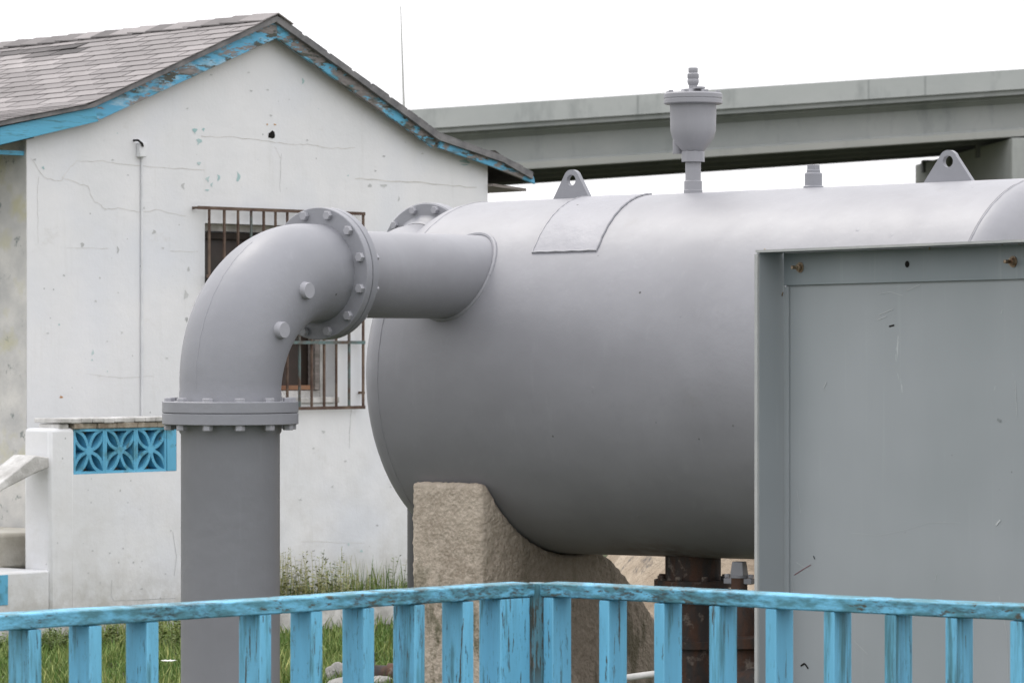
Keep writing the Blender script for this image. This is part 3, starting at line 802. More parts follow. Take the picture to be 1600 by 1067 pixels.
# right eave: dark overhang underside and loose soffit board
m = MB(); a = hp(760,262,-.02); b = hp(833,290,-.02)
zr = hq(835,285,DR)[1]; qe = hq(833,285,DR)[0]
m.prism([(q_r+.002,DR+.03,rake_z(q_r)+.0),(qe-.02,DR+.03,zr+.01),(qe-.02,DR+.03,zr+.05),(q_r+.002,DR+.03,rake_z(q_r)+.10)], (0,DL-.2,SAG*DL))
m.build('eave_underside', M['darkwood'], house, smooth=False)
m = MB(); c0 = hp(762,291,DR+.05); c1 = hp(822,299,DR+.05)
m.obox(Vector((q_r+.003,DR+.05,c0.z)), Vector((c1.x-q_r, 0, c1.z-c0.z)), (0,2.6,-.03), (0,0,.02)); m.build('soffit_board', M['oldwood'], house, smooth=False)
m = MB(); zfe = rake_z(0)
lq = hq(-55,240,DR)[0]; lz = hq(-55,246,DR)[1]
m.obox((lq,DR+.03,lz+.02), (-lq-.002,0,rake_z(0)-lz-.02), (0,DL-.2,SAG*DL), (0,0,.05)); m.build('eave_underside', M['darkwood'], house, smooth=False)
m = MB(); e0 = hp(0,238,.05); m.box(-.25,-.002,.02,.06,e0.z-.015,e0.z+.012); m.build('soffit_board', M['rake_clean'], house, smooth=False)
# window
win = MB()
zt_, zb_ = wzt, wzb
m = MB(); fd = .10
for (a, b, c, d) in ((wq0,wq0+.05,zb_,zt_),(wq1-.05,wq1,zb_,zt_),(wq0+.05,wq1-.05,zt_-.05,zt_),(wq0+.05,wq1-.05,zb_,zb_+.05)):
    m.box(a+.001,b-.001,fd,fd+.05,c+.001,d-.001)
window = m.build('window', M['whitepaint'], house, bevel=.003)
m = MB(); m.box(wq0+.052,wq1-.052,fd+.06,fd+.07,zb_+.052,zt_-.052); m.build('pane', M['glass'], window)
m = MB(); m.box(wq0+.055,wq1-.11,fd+.0,fd+.055,zb_+.055,zb_+.085); m.build('inner_sill', simple('brown_sill',(.20,.09,.05),(.30,.16,.09)), window)
m = MB(); m.box(wq0+.055,wq1-.055,fd-.03,fd+.045,zt_-.10,zt_-.06); m.build('header', M['interior'], window)
m = MB(); m.box(wq1-.115,wq1-.075,fd-.02,fd+.05,zb_+.053,zt_-.11); m.build('sash', M['oldwood'], window)
m = MB(); m.box(wq0-.02,wq1+.02,-.02,fd,zb_-.035,zb_+.004); m.build('sill', M['whitepaint'], window, bevel=.004)
# security grille in front of the window
grille = empty('window_grille', O, TH); tag(grille, 'rusty barred security grille with teal paint over the house window', 'window grille')
gd = -.05
gz_t = hq(440,329.5,gd)[1]; gz_b = hq(520,637,gd)[1]; gz_m = hq(520,535,gd)[1]; gz_m2 = hq(350,432,gd)[1]
gq0 = hq(322,330,gd)[0]; gq1 = hq(569,330,gd)[0]; gqe = hq(308,326,gd)[0]
for nm, z, q0, mt in (('rail',gz_t,gqe,'rust'),('rail',gz_m,gq0,'rustteal'),('rail',gz_b,gq0,'rust'),('rail',gz_m2,gq0,'rust')):
    m = MB(); m.box(q0,gq1,gd-.012,gd-.004,z-.011,z+.011); m.build(nm, M[mt], grille, smooth=False)
xs = [327.5,351,372.5,393,412.6,431,449.5,468.5,487.5,507,526,546,568]
for i, x in enumerate(xs):
    q = hq(x,480,gd)[0]; m = MB(); rr = random.uniform(.006,.008)
    m.box(q-rr,q+rr,gd-.003,gd+.010,gz_b-.005,gz_t+.008); m.build('bar', M['rustteal' if i%4 == 3 else 'rust'], grille, smooth=False)
for q, z in ((gqe+.01,gz_t),(gq0-.03,hq(310,473,gd)[1]),(gq1,gz_b+.1)):
    m = MB(); m.box(q-.008,q+.008,gd,0,z-.008,z+.008); m.build('wall_anchor', M['rust'], grille, smooth=False)
# conduit with box
m = MB(); ctop = hp(222,246,-.012); cbot = hq(220,660,-.012)[1]
m.tube([(ctop.x,-.010,.5),(ctop.x,-.010,ctop.z)], .0085, 12); 
cond = m.build('conduit', M['conduit'], house)
m = MB(); a = hp(219,223,-.04); b = hp(230,246,-.04)
m.box(a.x,b.x,-.04,-.001,b.z,a.z); m.build('junction_box', M['conduit'], cond, bevel=.006)
m = MB(); c = hp(215,222,-.03); m.tube([c+Vector((-.01,.028,.01)), c+Vector((-.005,-.01,.01)), c+Vector((.02,-.02,-.01)), c+Vector((.03,-.02,-.03))], .007, 8); m.build('wire', M['black'], cond)
# small antenna pole behind the roof
AP = P(631,165,29.5); m = MB()
pts = [(AP.x, AP.y, 0), (AP.x, AP.y, AP.z)]
tp = P(626,10,29.5)
for k in range(1,11):
    f = k/10; pts.append((AP.x+(tp.x-AP.x)*f, AP.y, AP.z+(tp.z-AP.z)*f))
m.tube(pts, [.02,.011]+[.010-.0006*k for k in range(1,11)], 10)
tag(m.build('antenna_mast', simple('pale_mast',(.42,.43,.41),(.52,.52,.5))), 'thin pale whip antenna rising behind the house roof', 'antenna')

# ------------------------------------------------------------------ porch parapet with breeze blocks, stair
DP = -.9; PT = .20
par = empty('porch_wall', O, TH); tag(par, 'low white porch wall with blue patterned vent blocks in front of the house', 'wall')
q78 = hq(78,800,DP)[0]; q117 = hq(117,700,DP)[0]; q262 = hq(262,700,DP)[0]; q277 = hq(277,700,DP)[0]; q281 = hq(286,700,DP)[0]
zc0 = hq(180,652.5,DP)[1]; zc1 = hq(180,659.5,DP)[1]; zb0 = hq(180,669,DP)[1]; zb1 = hq(180,739,DP)[1]; zp = hq(97,669,DP)[1]
m = MB(); m.box(q78,q117,DP,DP+.24,0,zp); pierm = m.build('pier', M['plaster'], par, bevel=.022)
m = MB(); m.box(q117-.06,q281,DP+.004,DP+PT,0,zb1); m.box(q277,q281,DP+.006,DP+PT,zb1,zc1)
m.mi = 1
def pstrip(pts, w):
    for (a,b),(c,e) in zip(pts, pts[1:]):
        A = hp(a,b,DP+.002); Bq = hp(c,e,DP+.002); t = (Bq-A).normalized(); n_ = Vector((-t.z,0,t.x))*w; m.poly([A-n_,Bq-n_,Bq+n_,A+n_])
pstrip([(175,905),(174,930),(178,938),(230,936),(275,934)], .0015); pstrip([(270,830),(276,870),(272,900)], .0015)
for k in range(22):
    x, y = random.uniform(122,276), random.uniform(745,935); w_ = random.uniform(.8,1.8); m.poly([hp(x+w_*random.uniform(.5,1.2)*math.cos(a), y+w_*random.uniform(.5,1.3)*math.sin(a), DP+.0025) for a in (0,1.2,2.4,3.6,4.9)])
m.mi = 0
m.build('wall', [M['plaster'], M['chip']], par, smooth=False)
qcl = hq(92,655,DP)[0]
m = MB(); n = 12
for i in range(n):
    a = qcl+(q281+.02-qcl)*i/n; b = qcl+(q281+.02-qcl)*(i+1)/n; j1 = random.uniform(-.004,.004)
    m.box(a,b,DP-.02+random.uniform(0,.012),DP+PT+.03,zc1-.002+j1,zc0+j1*.5)
m.build('coping', M['whitepaint'], par, smooth=False, bevel=.006)
m = MB(); a = q117-.01; 
while a < q277+.01:
    b = a+random.uniform(.05,.2); b = min(b, q277+.02); m.box(a,b-.003,DP+random.uniform(-.012,.008),DP+PT,zb0+.001,zc1-.004); a = b
m.build('coping_bed', M['brick'], par, smooth=False, bevel=.004)
m = MB(); m.box(qcl+.01, qcl+.09, DP+.01, DP+PT, zp-.02, zc1-.003); m.build('coping_block', M['whitepaint'], par, bevel=.01)
hh = zb0-zb1
def block(qa_, qb_):
    m = MB(); cx, cz = (qa_+qb_)/2, (zb0+zb1)/2; hx, hz = (qb_-qa_)/2, hh/2; e = .016; y0, y1 = DP+.012, DP+.10
    m.box(qa_+.001,qb_-.001,y0,y1,zb1+.001,zb1+e); m.box(qa_+.001,qb_-.001,y0,y1,zb0-e,zb0-.001)
    m.box(qa_+.001,qa_+e,y0,y1,zb1+e,zb0-e); m.box(qb_-e,qb_-.001,y0,y1,zb1+e,zb0-e)
    for sx in (-1,1):
        for sz in (-1,1):
            for side in (-1,1):
                pts = []
                for k in range(13):
                    f = k/12; bul = .24*math.sin(math.pi*f)
                    u = f*(1) ; px_ = u*1.0+side*bul*.75; pz_ = u*1.0-side*bul*.75
                    pts.append(Vector((cx+sx*hx*min(px_,.97), y0+.004, cz+sz*hz*min(pz_,.97))))
                for i in range(12):
                    a_, b_ = pts[i], pts[i+1]; t = (b_-a_)
                    if t.length < 1e-4: continue
                    t.normalize(); n_ = Vector((-t.z,0,t.x))*.010
                    m.prism([a_-n_, b_-n_+t*.003, b_+n_+t*.003, a_+n_], (0,y1-y0-.012,0))
    m.lathe([(0,0),(.028,0),(.028,y1-y0-.006)], (cx,y0+.002,cz), (0,1,0), 16)
    return m.build('vent_block', M['block'], par, smooth=False)
m = MB(); m.box(q117+.002,q277,DP+.15,DP+.17,zb1-.02,zb0+.002); m.build('shade_backing', simple('porch_shade_brown',(.16,.13,.11),(.30,.26,.22),6), par, smooth=False)  # added slab, its brown stands in for the shaded porch behind the openings
bw = (q262-q117)/3
for i in range(3): block(q117+bw*i, q117+bw*(i+1))
m = MB(); m.box(q262+.002,q277-.001,DP+.006,DP+.10,zb1+.001,zb0-.001); m.build('block_end', M['block'], par, bevel=.004)
# steps
steps = empty('entrance_steps', O, TH); tag(steps, 'stained white concrete entrance steps left of the porch wall', 'steps')
zs1 = hq(40,893,DP)[1]; zs2 = hq(20,832,DP+.5)[1]
m = MB(); m.box(-1.9,q78-.003,DP+.001,DP+1.5,0,zs1); m.build('lower_step', M['plaster'], steps, bevel=.012)
qst = hq(60,880,DP+.45)[0]
m = MB(); m.box(-1.9,-.012,DP+.42,DP+2.4,zs1-.01,zs2-.0); m.build('upper_step', M['stone'], steps, bevel=.02)
m = MB(); bq = hq(12,900,DP)[0]; bz0 = hq(5,945,DP)[1]; bz1 = hq(5,898,DP)[1]
m.box(bq-.8,bq,DP-.003,DP+.02,bz0,bz1); m.build('painted_band', M['block'], steps, smooth=False)
# sloping stair rail
rl = empty('stair_parapet', O, TH); tag(rl, 'sloping white concrete handrail running down left from the porch pier', 'handrail')
m = MB(); m.prism([hp(x,y,DP) for x, y in ((-40,800),(0,765),(47,741),(72,730),(72,714),(50,711),(0,750),(-40,782))], (0,.2,0))
for v in m.bm.verts: v.co.y -= .03
m.build('rail', M['whitepaint'], rl, bevel=.008)
m = MB(); qq = hq(-60,900,DP)[0]; m.box(qq-.15,qq,DP+.02,DP+.17,zs1,hq(-60,820,DP)[1]); m.build('post', M['whitepaint'], rl)
# kerb in front of gable
kb = MB(); k0 = hq(470,962,-1.6); 
def ground_at(px, py):
    Y = F*H/(py-CY); return Vector(((px-CX)/F*Y, Y, 0))
A = ground_at(440, 990); Bk = A+G*4.0
kb.obox((A.x,A.y,0), Bk-A, -Vector((G.y,-G.x,0))*-.0+Vector((-G.y,G.x,0))*.16, (0,0,.17))
tag(kb.build('kerb', M['whitepaint'], bevel=.01), 'low white concrete kerb in the grass in front of the gable wall', 'kerb')

# ------------------------------------------------------------------ steel panel
BE = R(57); pw = Vector((math.cos(BE),-math.sin(BE),0)); pu = Vector((math.sin(BE),math.cos(BE),0))
PY = 12.3; PO = Vector(((1227-CX)/F*PY, PY, 0))
panel = empty('steel_panel', PO, -BE); tag(panel, 'grey sheet steel panel framed in bolted angle iron in front of the tank', 'panel')
def pq(px, py):      # on plane u=0
    k = (px-CX)/F; w = (k*PO.y-PO.x)/(pw.x-pw.y*k); Y = PO.y+pw.y*w
    return w, H+(CY-py)/F*Y
ztop0 = pq(1227,392)[1]; zr_ = pq(1600,377)
tilt = (zr_[1]-ztop0)/zr_[0]; print('panel', ztop0, tilt, zr_)
PL = 1.55; ZB = .12
webz0 = pq(1235,446)[1]; webt = (pq(1600,436)[1]-webz0)/pq(1600,436)[0]
m = MB(); m.mi = 0
m.hexa([(.0,.004,ZB),(PL,.004,ZB),(PL,.010,ZB),(.0,.010,ZB),(.0,.004,ztop0-.01),(PL,.004,ztop0-.01+tilt*PL),(PL,.010,ztop0-.01+tilt*PL),(.0,.010,ztop0-.01)])
sh = MB
def pmark(pts, w, mi, d=.0025):
    m.mi = mi
    P3 = [Vector((pq(x,y)[0], d, pq(x,y)[1])) for x, y in pts]
    for A_, B_ in zip(P3, P3[1:]):
        t = (B_-A_).normalized(); n_ = Vector((-t.z,0,t.x))*w; m.poly([A_-n_, B_-n_, B_+n_, A_+n_])
    m.mi = 0
pmark([(1240,898),(1254,889),(1266,882)], .0012, 2)
pmark([(1270,868),(1272,873)], .002, 3); pmark([(1388,510),(1396,508)], .0025, 3); pmark([(1250,1040),(1256,1036),(1262,1044)], .003, 3)
pmark([(1372,492),(1394,483)], .0012, 1); pmark([(1416,454),(1436,445)], .0012, 1); pmark([(1370,460),(1390,456),(1410,462)], .0008, 1); pmark([(1370,500),(1384,494)], .001, 1)
pmark([(1286,606),(1290,597)], .0016, 1); pmark([(1330,832),(1370,836),(1410,828),(1450,816),(1500,816)], .0003, 1); pmark([(1585,594),(1588,650)], .0008, 1)
pmark([(1555,820),(1562,812)], .003, 1); pmark([(1244,765),(1250,800)], .0010, 1); pmark([(1243,878),(1262,890)], .0006, 1); pmark([(1235,900),(1242,940)], .0006, 1)
pmark([(1333,1000),(1355,1022)], .0006, 1); pmark([(1560,930),(1572,990),(1574,1060)], .0006, 1); pmark([(1460,905),(1463,895)], .0008, 1)
pmark([(1557,655),(1563,658)], .004, 4); pmark([(1563,490),(1565,484)], .001, 1)
m.build('sheet', [M['sheet'], simple('scratch',(.42,.44,.44),(.5,.52,.52)), simple('red_scratch',(.16,.05,.06),(.2,.08,.09)), M['black'], simple('sheet_stain',(.2,.22,.22),(.22,.24,.24))], panel, smooth=False)
m = MB()    # top angle: web + projecting leg
def slab(w0, w1, u0, u1, zlo, tlo, zhi, thi):
    m.hexa([(w0,u0,zlo+tlo*w0),(w1,u0,zlo+tlo*w1),(w1,u1,zlo+tlo*w1),(w0,u1,zlo+tlo*w0),(w0,u0,zhi+thi*w0),(w1,u0,zhi+thi*w1),(w1,u1,zhi+thi*w1),(w0,u1,zhi+thi*w0)])
slab(-.001, PL, -.006, .001, webz0, webt, ztop0-.008, tilt)
slab(-.012, PL, -.098, .001, ztop0-.0075, tilt, ztop0+.001, tilt)
ta = m.build('top_angle', M['galv'], panel, smooth=False, bevel=.0012)
m = MB()
m.box(-.026,-.0125,-.10,.012,.0,ztop0-.004); la = m.build('side_angle', M['sheet'], panel, smooth=False, bevel=.002)
m = MB(); m.box(-.029,-.0125,-.108,-.1005,0.0,ztop0-.012); m.build('angle_lip', M['lip'], la, smooth=False)
m = MB(); slab(-.028, PL, -.1045, -.0985, ztop0-.007, tilt, ztop0+.0015, tilt); m.build('angle_lip', M['lip'], ta, smooth=False)
m = MB(); m.box(-.0015,.022,-.004,.003,0.0,webz0-.004); m.build('edge_strip', M['sheet'], panel, smooth=False, bevel=.001)
m = MB(); m.box(PL,PL+.013,-.10,.012,0,ztop0+tilt*PL); m.build('side_angle', M['galv'], panel, smooth=False, bevel=.002)
m = MB(); m.box(0,PL,-.006,.001,ZB-.05,ZB+.05); m.build('bottom_angle', M['galv'], panel, smooth=False)
for px, py, s_ in ((1253,418,1),(1586,409,1)):
    w, z = pq(px, py); m = MB(); m.lathe([(0,0),(.018,0),(.018,.003),(.0,.003)], (w,-.0065,z), (0,-1,0), 18); m.lathe([(0,.002),(.013,.002),(.013,.012),(.0065,.013),(.0065,.036),(.0,.037)], (w,-.0065,z), (0,-1,0), 6); m.build('bolt', M['brass'], ta, smooth=False)
w, z = pq(1420,413); m = MB(); m.lathe([(0,0),(.010,0),(.011,.0008),(0,.0008)], (w,-.0062,z), (0,-1,0), 14); m.build('bolt_hole', M['black'], ta)
for px, py in ((1197,394),(1210,398),(1455,390),(1569,383),(1595,382),(1225,462)):
    w, z = pq(px, py); m = MB(); m.tube([(w,-.008,z),(w+.012,-.014,z+.010)], .0022, 6); m.build('paint_nib', M['brass'], ta)
for px, y0_, y1_ in ((1190,395,410),(1222,405,445)):
    pass

# ------------------------------------------------------------------ fence
FC = Vector(((840-CX)/F*10.1, 10.1, 0)); ZR = H+(CY-910.5)/F*10.1
aL = math.atan(.92); aR = math.atan(.724)
fence = empty('wooden_fence', FC, 0); tag(fence, 'weathered light blue wooden picket railing with a corner, across the foreground', 'fence')
TK = .038; DE = .089
def run(direction, inward, name, mat_r, length, gapc):
    d = Vector(direction); n_ = Vector(inward)       # n_ points away from camera
    m = MB(); o_ = d*gapc + Vector((0,0,ZR-TK))
    steps_ = 24; L_ = length-gapc
    ring = []
    for i in range(steps_+1):
        f = i/steps_; w = .0010*math.sin(f*11+gapc*9)+.0004*math.sin(f*31)
        c = o_+d*L_*f+Vector((0,0,w))
        ring.append([m.bm.verts.new(c+v) for v in (Vector((0,0,0)), n_*DE, n_*DE+Vector((0,0,TK)), Vector((0,0,TK)))])
    for i in range(steps_):
        for k in range(4): m.face([ring[i][k], ring[i][(k+1)%4], ring[i+1][(k+1)%4], ring[i+1][k]])
    m.face(ring[0]); m.face(list(reversed(ring[-1])))
    return m.build('top_rail', mat_r, fence, bevel=.004)
dL = Vector((-math.cos(aL),-math.sin(aL),0)); nL = Vector((-math.sin(aL),math.cos(aL),0))
dR_ = Vector((math.cos(aR),-math.sin(aR),0)); nR = Vector((math.sin(aR),math.cos(aR),0))
run(dL, nL, 'l', M['fence_l'], 2.4, .010); run(dR_, nR, 'r', M['fence_l'], 2.3, .006)
def s_of(px, d):
    k = (px-CX)/F; return (k*FC.y-FC.x)/(d.x-d.y*k)
def post(d, n_, s0, s1, depth, mat, name='baluster', inset=.002):
    m = MB(); m.obox(d*s0+n_*inset, d*(s1-s0), n_*depth, (0,0,ZR-TK-.001)); 
    o = m.build(name, M[mat], fence, bevel=.003)
    return o
# left run: front-right edges of each slat (px) -> front face spans back from there
for i, (pl_, pr_) in enumerate(((16,66),(110,160),(197,249),(373,425),(457,505),(537,586),(617,665),(693,741))):
    s1 = s_of(pr_, dL); post(dL, nL, s1, s1+TK*1.0, DE, 'fence' if i%3 else 'fence_dirty')
s1 = s_of(829, dL); post(dL, nL, s1, s_of(783,dL), DE+.0, 'fence', 'corner_post')
for i, pl_ in enumerate((848,935,1021,1107,1195,1286,1381,1476,1577,1680)):
    s0 = s_of(pl_, dR_); post(dR_, nR, s0, s0+TK*.88, DE, ('fence','fence','fence','fence_dirty','fence','fence_dirty','fence_dirty','fence_dirty','fence_dirty','fence')[i])
m = MB(); m.obox(Vector((-.022,.012,0)), (.040,.0,0), (0,.07,0), (0,0,ZR-.003)); m.build('corner_filler', M['filler'], fence)
for d, n_, L_ in ((dL,nL,2.4),(dR_,nR,2.3)):
    m = MB(); m.obox(d*.02+n_*(DE+.004)+Vector((0,0,.12)), d*L_, n_*.035, (0,0,.09)); m.build('bottom_rail', M['fence'], fence, bevel=.003)

# ------------------------------------------------------------------ overpass
YB = 150.0; SLP = .0665
br = empty('highway_overpass', ((1200-CX)/F*YB, YB, 0)); tag(br, 'long grey concrete highway overpass climbing to the right behind the tank', 'bridge')
Xb = br.location.x
def zb__(py): return H+(CY-py)/F*YB      # heights measured at px 1200
XL, XR = -75, 60
def span(name, mat, py_top, py_bot, y0, y1, x0=XL, x1=XR, joints=False):
    m = MB(); zt1 = zb__(py_top); zb1_ = zb__(py_bot)
    m.hexa([(x0,y0,zb1_+SLP*x0),(x1,y0,zb1_+SLP*x1),(x1,y1,zb1_+SLP*x1),(x0,y1,zb1_+SLP*x0),(x0,y0,zt1+SLP*x0),(x1,y0,zt1+SLP*x1),(x1,y1,zt1+SLP*x1),(x0,y1,zt1+SLP*x0)])
    return m.build(name, M[mat], br, smooth=False)
pj = span('parapet', 'parapet', 137, 168, -1.0, -.7)
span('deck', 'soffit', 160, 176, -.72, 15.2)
span('deck_edge', 'girder', 168.5, 176, -.85, -.5)
pxj = [994,1450,600]
for px in (994,1352,1440):
    x = ((px-CX)/F*YB)-Xb; m = MB(); m.obox((x,-1.005,zb__(167)+SLP*x), (.07,0,0), (0,.02,0), (0,0,(zb__(138)-zb__(167)))); m.build('joint', M['girder'], pj, smooth=False)
def girder(y, mats, x1):
    m = MB(); z0 = zb__(240); zt1 = zb__(176); hgt = zt1-z0
    prof = [(-.33,0),(.33,0),(.33,.18),(.10,.38),(.10,hgt-.32),(.50,hgt-.12),(.50,hgt),(-.50,hgt),(-.50,hgt-.12),(-.10,hgt-.32),(-.10,.38),(-.33,.18)]
    m.prism([(XL, y+a, z0+b+SLP*XL) for a, b in prof], (x1-XL, 0, SLP*(x1-XL)))
    return m.build('girder', M[mats], br, smooth=False)
def Xat(px, Y): return (px-CX)/F*Y-Xb
girder(.1, 'girder', XR)
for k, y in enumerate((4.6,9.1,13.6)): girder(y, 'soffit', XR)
span('girder_flange_face', 'flange_g', 229, 239.5, -.26, -.235)
# skewed pier cap and column at the right
m = MB(); x0n = Xat(1578,YB); x0f = Xat(1430,YB+15); ztc = zb__(240)+SLP*x0n-.05
zbk = ztc-1.75
m.hexa([(x0n,-.6,zbk),(x0n+3.2,-.6,zbk),(x0f+3.2,15,zbk),(x0f,15,zbk),(x0n,-.6,ztc),(x0n+3.2,-.6,ztc),(x0f+3.2,15,ztc-.35),(x0f,15,ztc-.35)])
m.build('pier_cap', M['cap'], br, smooth=False, bevel=.05)
for f in (.2,.8):
    x_ = x0n+(x0f-x0n)*f+1.6; y_ = -.6+15.6*f; m = MB(); m.lathe([(.9,-.5),(.9,zbk+.1)], (x_,y_,0), (0,0,1), 24); m.build('column', M['cap'], br)
for k, y in enumerate((4.6,9.1,13.6)):
    f = (y+.6)/15.6; xx = x0n+(x0f-x0n)*f; m = MB(); m.box(xx-.05,xx+.5,y-.4,y+.4,ztc-.35*f-.45,ztc-.35*f+.1); m.build('bearing_block', M['soffit'], br, smooth=False)

# ------------------------------------------------------------------ vegetation
def blade(m, p, h, lean, w, tone):
    m.tone = tone; a = random.uniform(0,2*math.pi); d = Vector((math.cos(a),math.sin(a),0)); s_ = Vector((-d.y,d.x,0))
    b2 = random.uniform(0,2*math.pi); l = Vector((math.cos(b2),math.sin(b2),0))*lean
    p1 = p+Vector((0,0,h*.55))+l*.3; p2 = p+Vector((0,0,h))+l
    m.poly([p-s_*w, p+s_*w, p1+s_*w*.7, p1-s_*w*.7]); m.poly([p1-s_*w*.7, p1+s_*w*.7, p2])
def inside_house(x, y, mg=0):
    v = Vector((x,y,0))-O; q, d = v.dot(G), v.dot(B); return (q > -2 and d > DP-.02 and q < q281+.02) or (q > -.05 and d > -.01+mg)
m = MB(); cnt = 0
while cnt < 26000:
    Y = random.uniform(17.5,27.5); k = random.uniform(-.15,.012); x = k*Y
    if inside_house(x, Y): continue
    vk = Vector((x,Y,0))-A; kd = -vk.dot(B)
    if vk.dot(G) > -.3 and -.2 < kd < .5: 
        if random.random() < .55: continue
    n = noise.noise(Vector((x*1.1,Y*1.1,0)))
    h = random.uniform(.04,.12)*(1+.7*max(0,n)); 
    v = Vector((x,Y,0))-O; near = max(0, 1-abs(v.dot(B))/.5) if v.dot(G) > 0 else 0
    h *= 1+1.6*near
    blade(m, Vector((x,Y,-.01)), h, random.uniform(.01,.08), random.uniform(.003,.006), max(0,min(1,random.gauss(.42+.35*n,.22)))); cnt += 1
tag(m.build('grass', M['grass'], smooth=False), 'green grass growing between the fence and the white house', 'grass', kind='stuff')
def weed(px, Yd, height, label, n=9, spread=.12, dry=.3, bushy=1.0):
    """px on the strip just before the wall; Yd distance in front of the wall"""
    q = hq(px, 900, -Yd)[0]; base = O+G*q-B*Yd
    m = MB()
    for s_ in range(n):
        p = Vector((random.gauss(0,spread), random.gauss(0,spread*.5), 0)); a = random.uniform(0,6.28)
        hh_ = height*random.uniform(.45,1); le = random.uniform(.02,.18)*height; pts = []
        for k in range(7):
            f = k/6; pts.append(p+Vector((math.cos(a)*le*f*f, math.sin(a)*le*f*f, hh_*f)))
        m.tone = min(1,.3+dry); m.tube(pts, [.0028*(1-.7*k/6) for k in range(7)], 4, cap=False)
        for k in range(int(26*bushy)):
            f = random.uniform(.1,1); c = p+Vector((math.cos(a)*le*f*f, math.sin(a)*le*f*f, hh_*f)); b2 = random.uniform(0,6.28); ll = random.uniform(.012,.036)*(1.25-.6*f)
            ll *= 1.25; d = Vector((math.cos(b2),math.sin(b2),random.uniform(-.2,.7))).normalized(); sd = d.cross(Vector((random.uniform(-.3,.3),random.uniform(-.3,.3),1))).normalized()*ll*.28
            st = d*random.uniform(0,.03)*(1.2-f)
            m.tone = max(0,min(1,random.gauss(dry,.2))); m.poly([c+st, c+st+d*ll*.5+sd, c+st+d*ll, c+st+d*ll*.5-sd])
    o = m.build('weed', M['weed'], smooth=False); o.location = base
    return tag(o, label, 'weed', 'weeds along the house wall')
weed(458, .35, .44, 'bushy olive weed clump touching the right edge of the upright pipe', 60, .17, .7, 1.2)
weed(505, .3, .30, 'low green weed patch under the tall seed stalk by the wall', 36, .15, .65, 1.1)
weed(521, .25, .50, 'tallest thin weed stalk with seed heads against the white wall', 5, .05, .25, 1.3)
weed(565, .25, .26, 'short green weed tuft between the tall stalk and the tank saddle', 10, .12, .15, .7)
weed(600, .2, .22, 'small sparse weed tuft just left of the dark far pipe', 9, .10, .25, .8)
weed(624, .2, .34, 'slim weed sprig standing right beside the dark strip left of the saddle', 5, .05, .2, .9)
def weed2(px, py, height, label, n, spread, dry):
    g_ = ground_at(px, py); o = weed(500, .3, height, label, n, spread, dry, 1.2); o.location = g_; return o
weed2(5, 1018, .16, 'green leafy weed at the left picture edge behind the fence', 10, .08, .2)
weed2(78, 1022, .17, 'green weed at the porch wall foot between first and second slat', 12, .08, .2)
weed2(96, 1014, .12, 'small weed sprout below the crack in the porch wall', 6, .05, .25)
weed2(178, 1016, .22, 'dark straggly weed before the porch wall between second and third slat', 14, .10, .35)
weed2(268, 1018, .28, 'taller weed growing tight against the left edge of the upright pipe', 16, .09, .3)
g_ = ground_at(262, 1062); 
fl_ = MB(); fl_.tone = .3; fl_.tube([(0,0,0),(.004,0,.10)], .002, 5, cap=False)
fm = empty('white_flower', g_); tag(fm, 'single white flower in the grass left of the upright pipe', 'flower')
fl_.build('stem', M['weed'], fm)
fl_ = MB()
for k in range(9):
    a = k*2*math.pi/9; d = Vector((math.cos(a),math.sin(a),.12)); s_ = Vector((-d.y,d.x,0))
    fl_.poly([Vector((.004,0,.10)), Vector((.004,0,.10))+d*.03+s_*.010, Vector((.004,0,.10))+d*.048, Vector((.004,0,.10))+d*.03-s_*.010])
fl_.build('petals', M['petal'], fm, smooth=False)

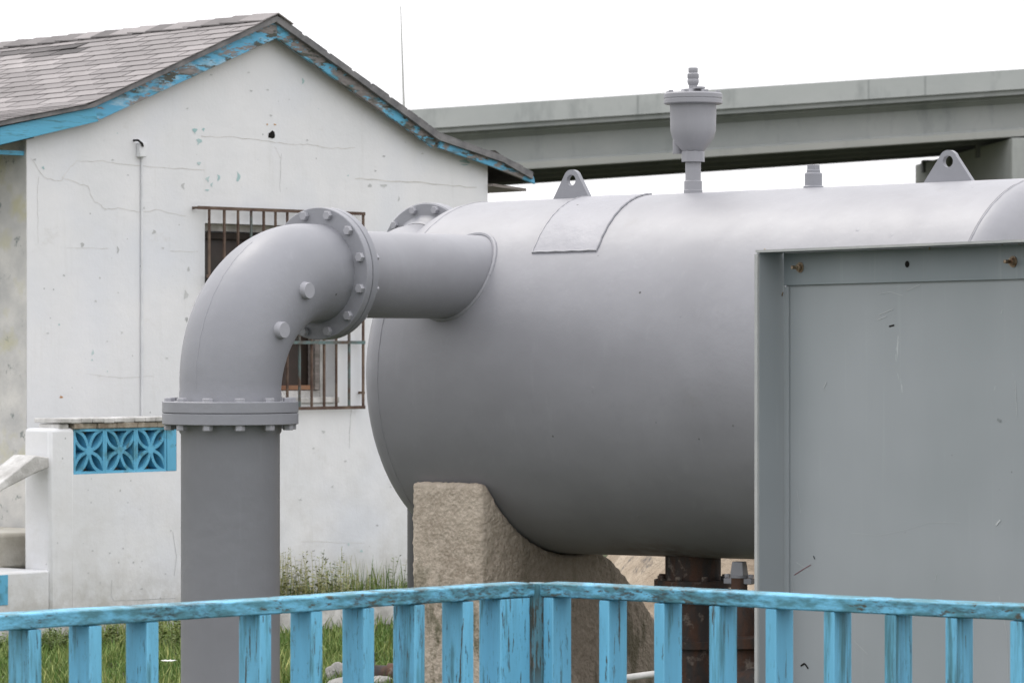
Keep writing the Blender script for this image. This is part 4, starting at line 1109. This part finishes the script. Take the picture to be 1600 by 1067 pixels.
# ------------------------------------------------------------------ world, sun, camera
SUN_EL = R(58); sun_az = math.atan2(-.55, .83)     # azimuth from +Y toward +X (negative = left)
w = bpy.data.worlds.new('World'); sc.world = w; w.use_nodes = True; nt = w.node_tree
bg = nt.nodes['Background']; sky = nt.nodes.new('ShaderNodeTexSky'); sky.sky_type = 'NISHITA'; sky.sun_disc = False
sky.sun_elevation = SUN_EL; sky.sun_rotation = sun_az; sky.dust_density = 6; sky.air_density = 1.2
sky.altitude = 0
mul = nt.nodes.new('ShaderNodeMix'); mul.data_type = 'RGBA'; mul.blend_type = 'MULTIPLY'; mul.inputs[0].default_value = 1
nt.links.new(sky.outputs[0], mul.inputs[6]); mul.inputs[7].default_value = (.1,.1,.1,1)
mx = nt.nodes.new('ShaderNodeMix'); mx.data_type = 'RGBA'; mx.inputs[0].default_value = .86
tcw = nt.nodes.new('ShaderNodeTexCoord'); sep = nt.nodes.new('ShaderNodeSeparateXYZ'); nt.links.new(tcw.outputs['Generated'], sep.inputs[0])
mr = nt.nodes.new('ShaderNodeMapRange'); mr.inputs[1].default_value = 0; mr.inputs[2].default_value = 1; mr.inputs[3].default_value = 1.42; mr.inputs[4].default_value = 2.35
nt.links.new(sep.outputs[2], mr.inputs[0])      # overcast sky: brighter towards the zenith
tint = nt.nodes.new('ShaderNodeMix'); tint.data_type = 'RGBA'; tint.blend_type = 'MULTIPLY'; tint.inputs[0].default_value = 1; tint.inputs[7].default_value = (1,.995,1.02,1)
nt.links.new(mr.outputs[0], tint.inputs[6])
nt.links.new(mul.outputs[2], mx.inputs[6]); nt.links.new(tint.outputs[2], mx.inputs[7])
nt.links.new(mx.outputs[2], bg.inputs[0]); bg.inputs[1].default_value = 1.0
sun = bpy.data.lights.new('sun', 'SUN'); sun.energy = 1.1; sun.angle = R(14); sun.color = (1,.96,.90)
so = bpy.data.objects.new('sun', sun); col.objects.link(so)
sd = Vector((math.sin(sun_az)*math.cos(SUN_EL), math.cos(sun_az)*math.cos(SUN_EL), math.sin(SUN_EL)))
so.rotation_euler = sd.to_track_quat('Z','Y').to_euler()
cam = bpy.data.cameras.new('camera'); co = bpy.data.objects.new('camera', cam); col.objects.link(co)
cam.sensor_width = 36; cam.lens = F/1600*36; cam.clip_end = 6000; cam.clip_start = .1
co.location = (0,0,H); co.rotation_euler = (R(90),0,0)
cam.dof.use_dof = True; cam.dof.focus_distance = 14.6; cam.dof.aperture_fstop = 13
sc.camera = co
sc.view_settings.view_transform = 'Standard'; sc.view_settings.look = 'None'; sc.view_settings.exposure = 0
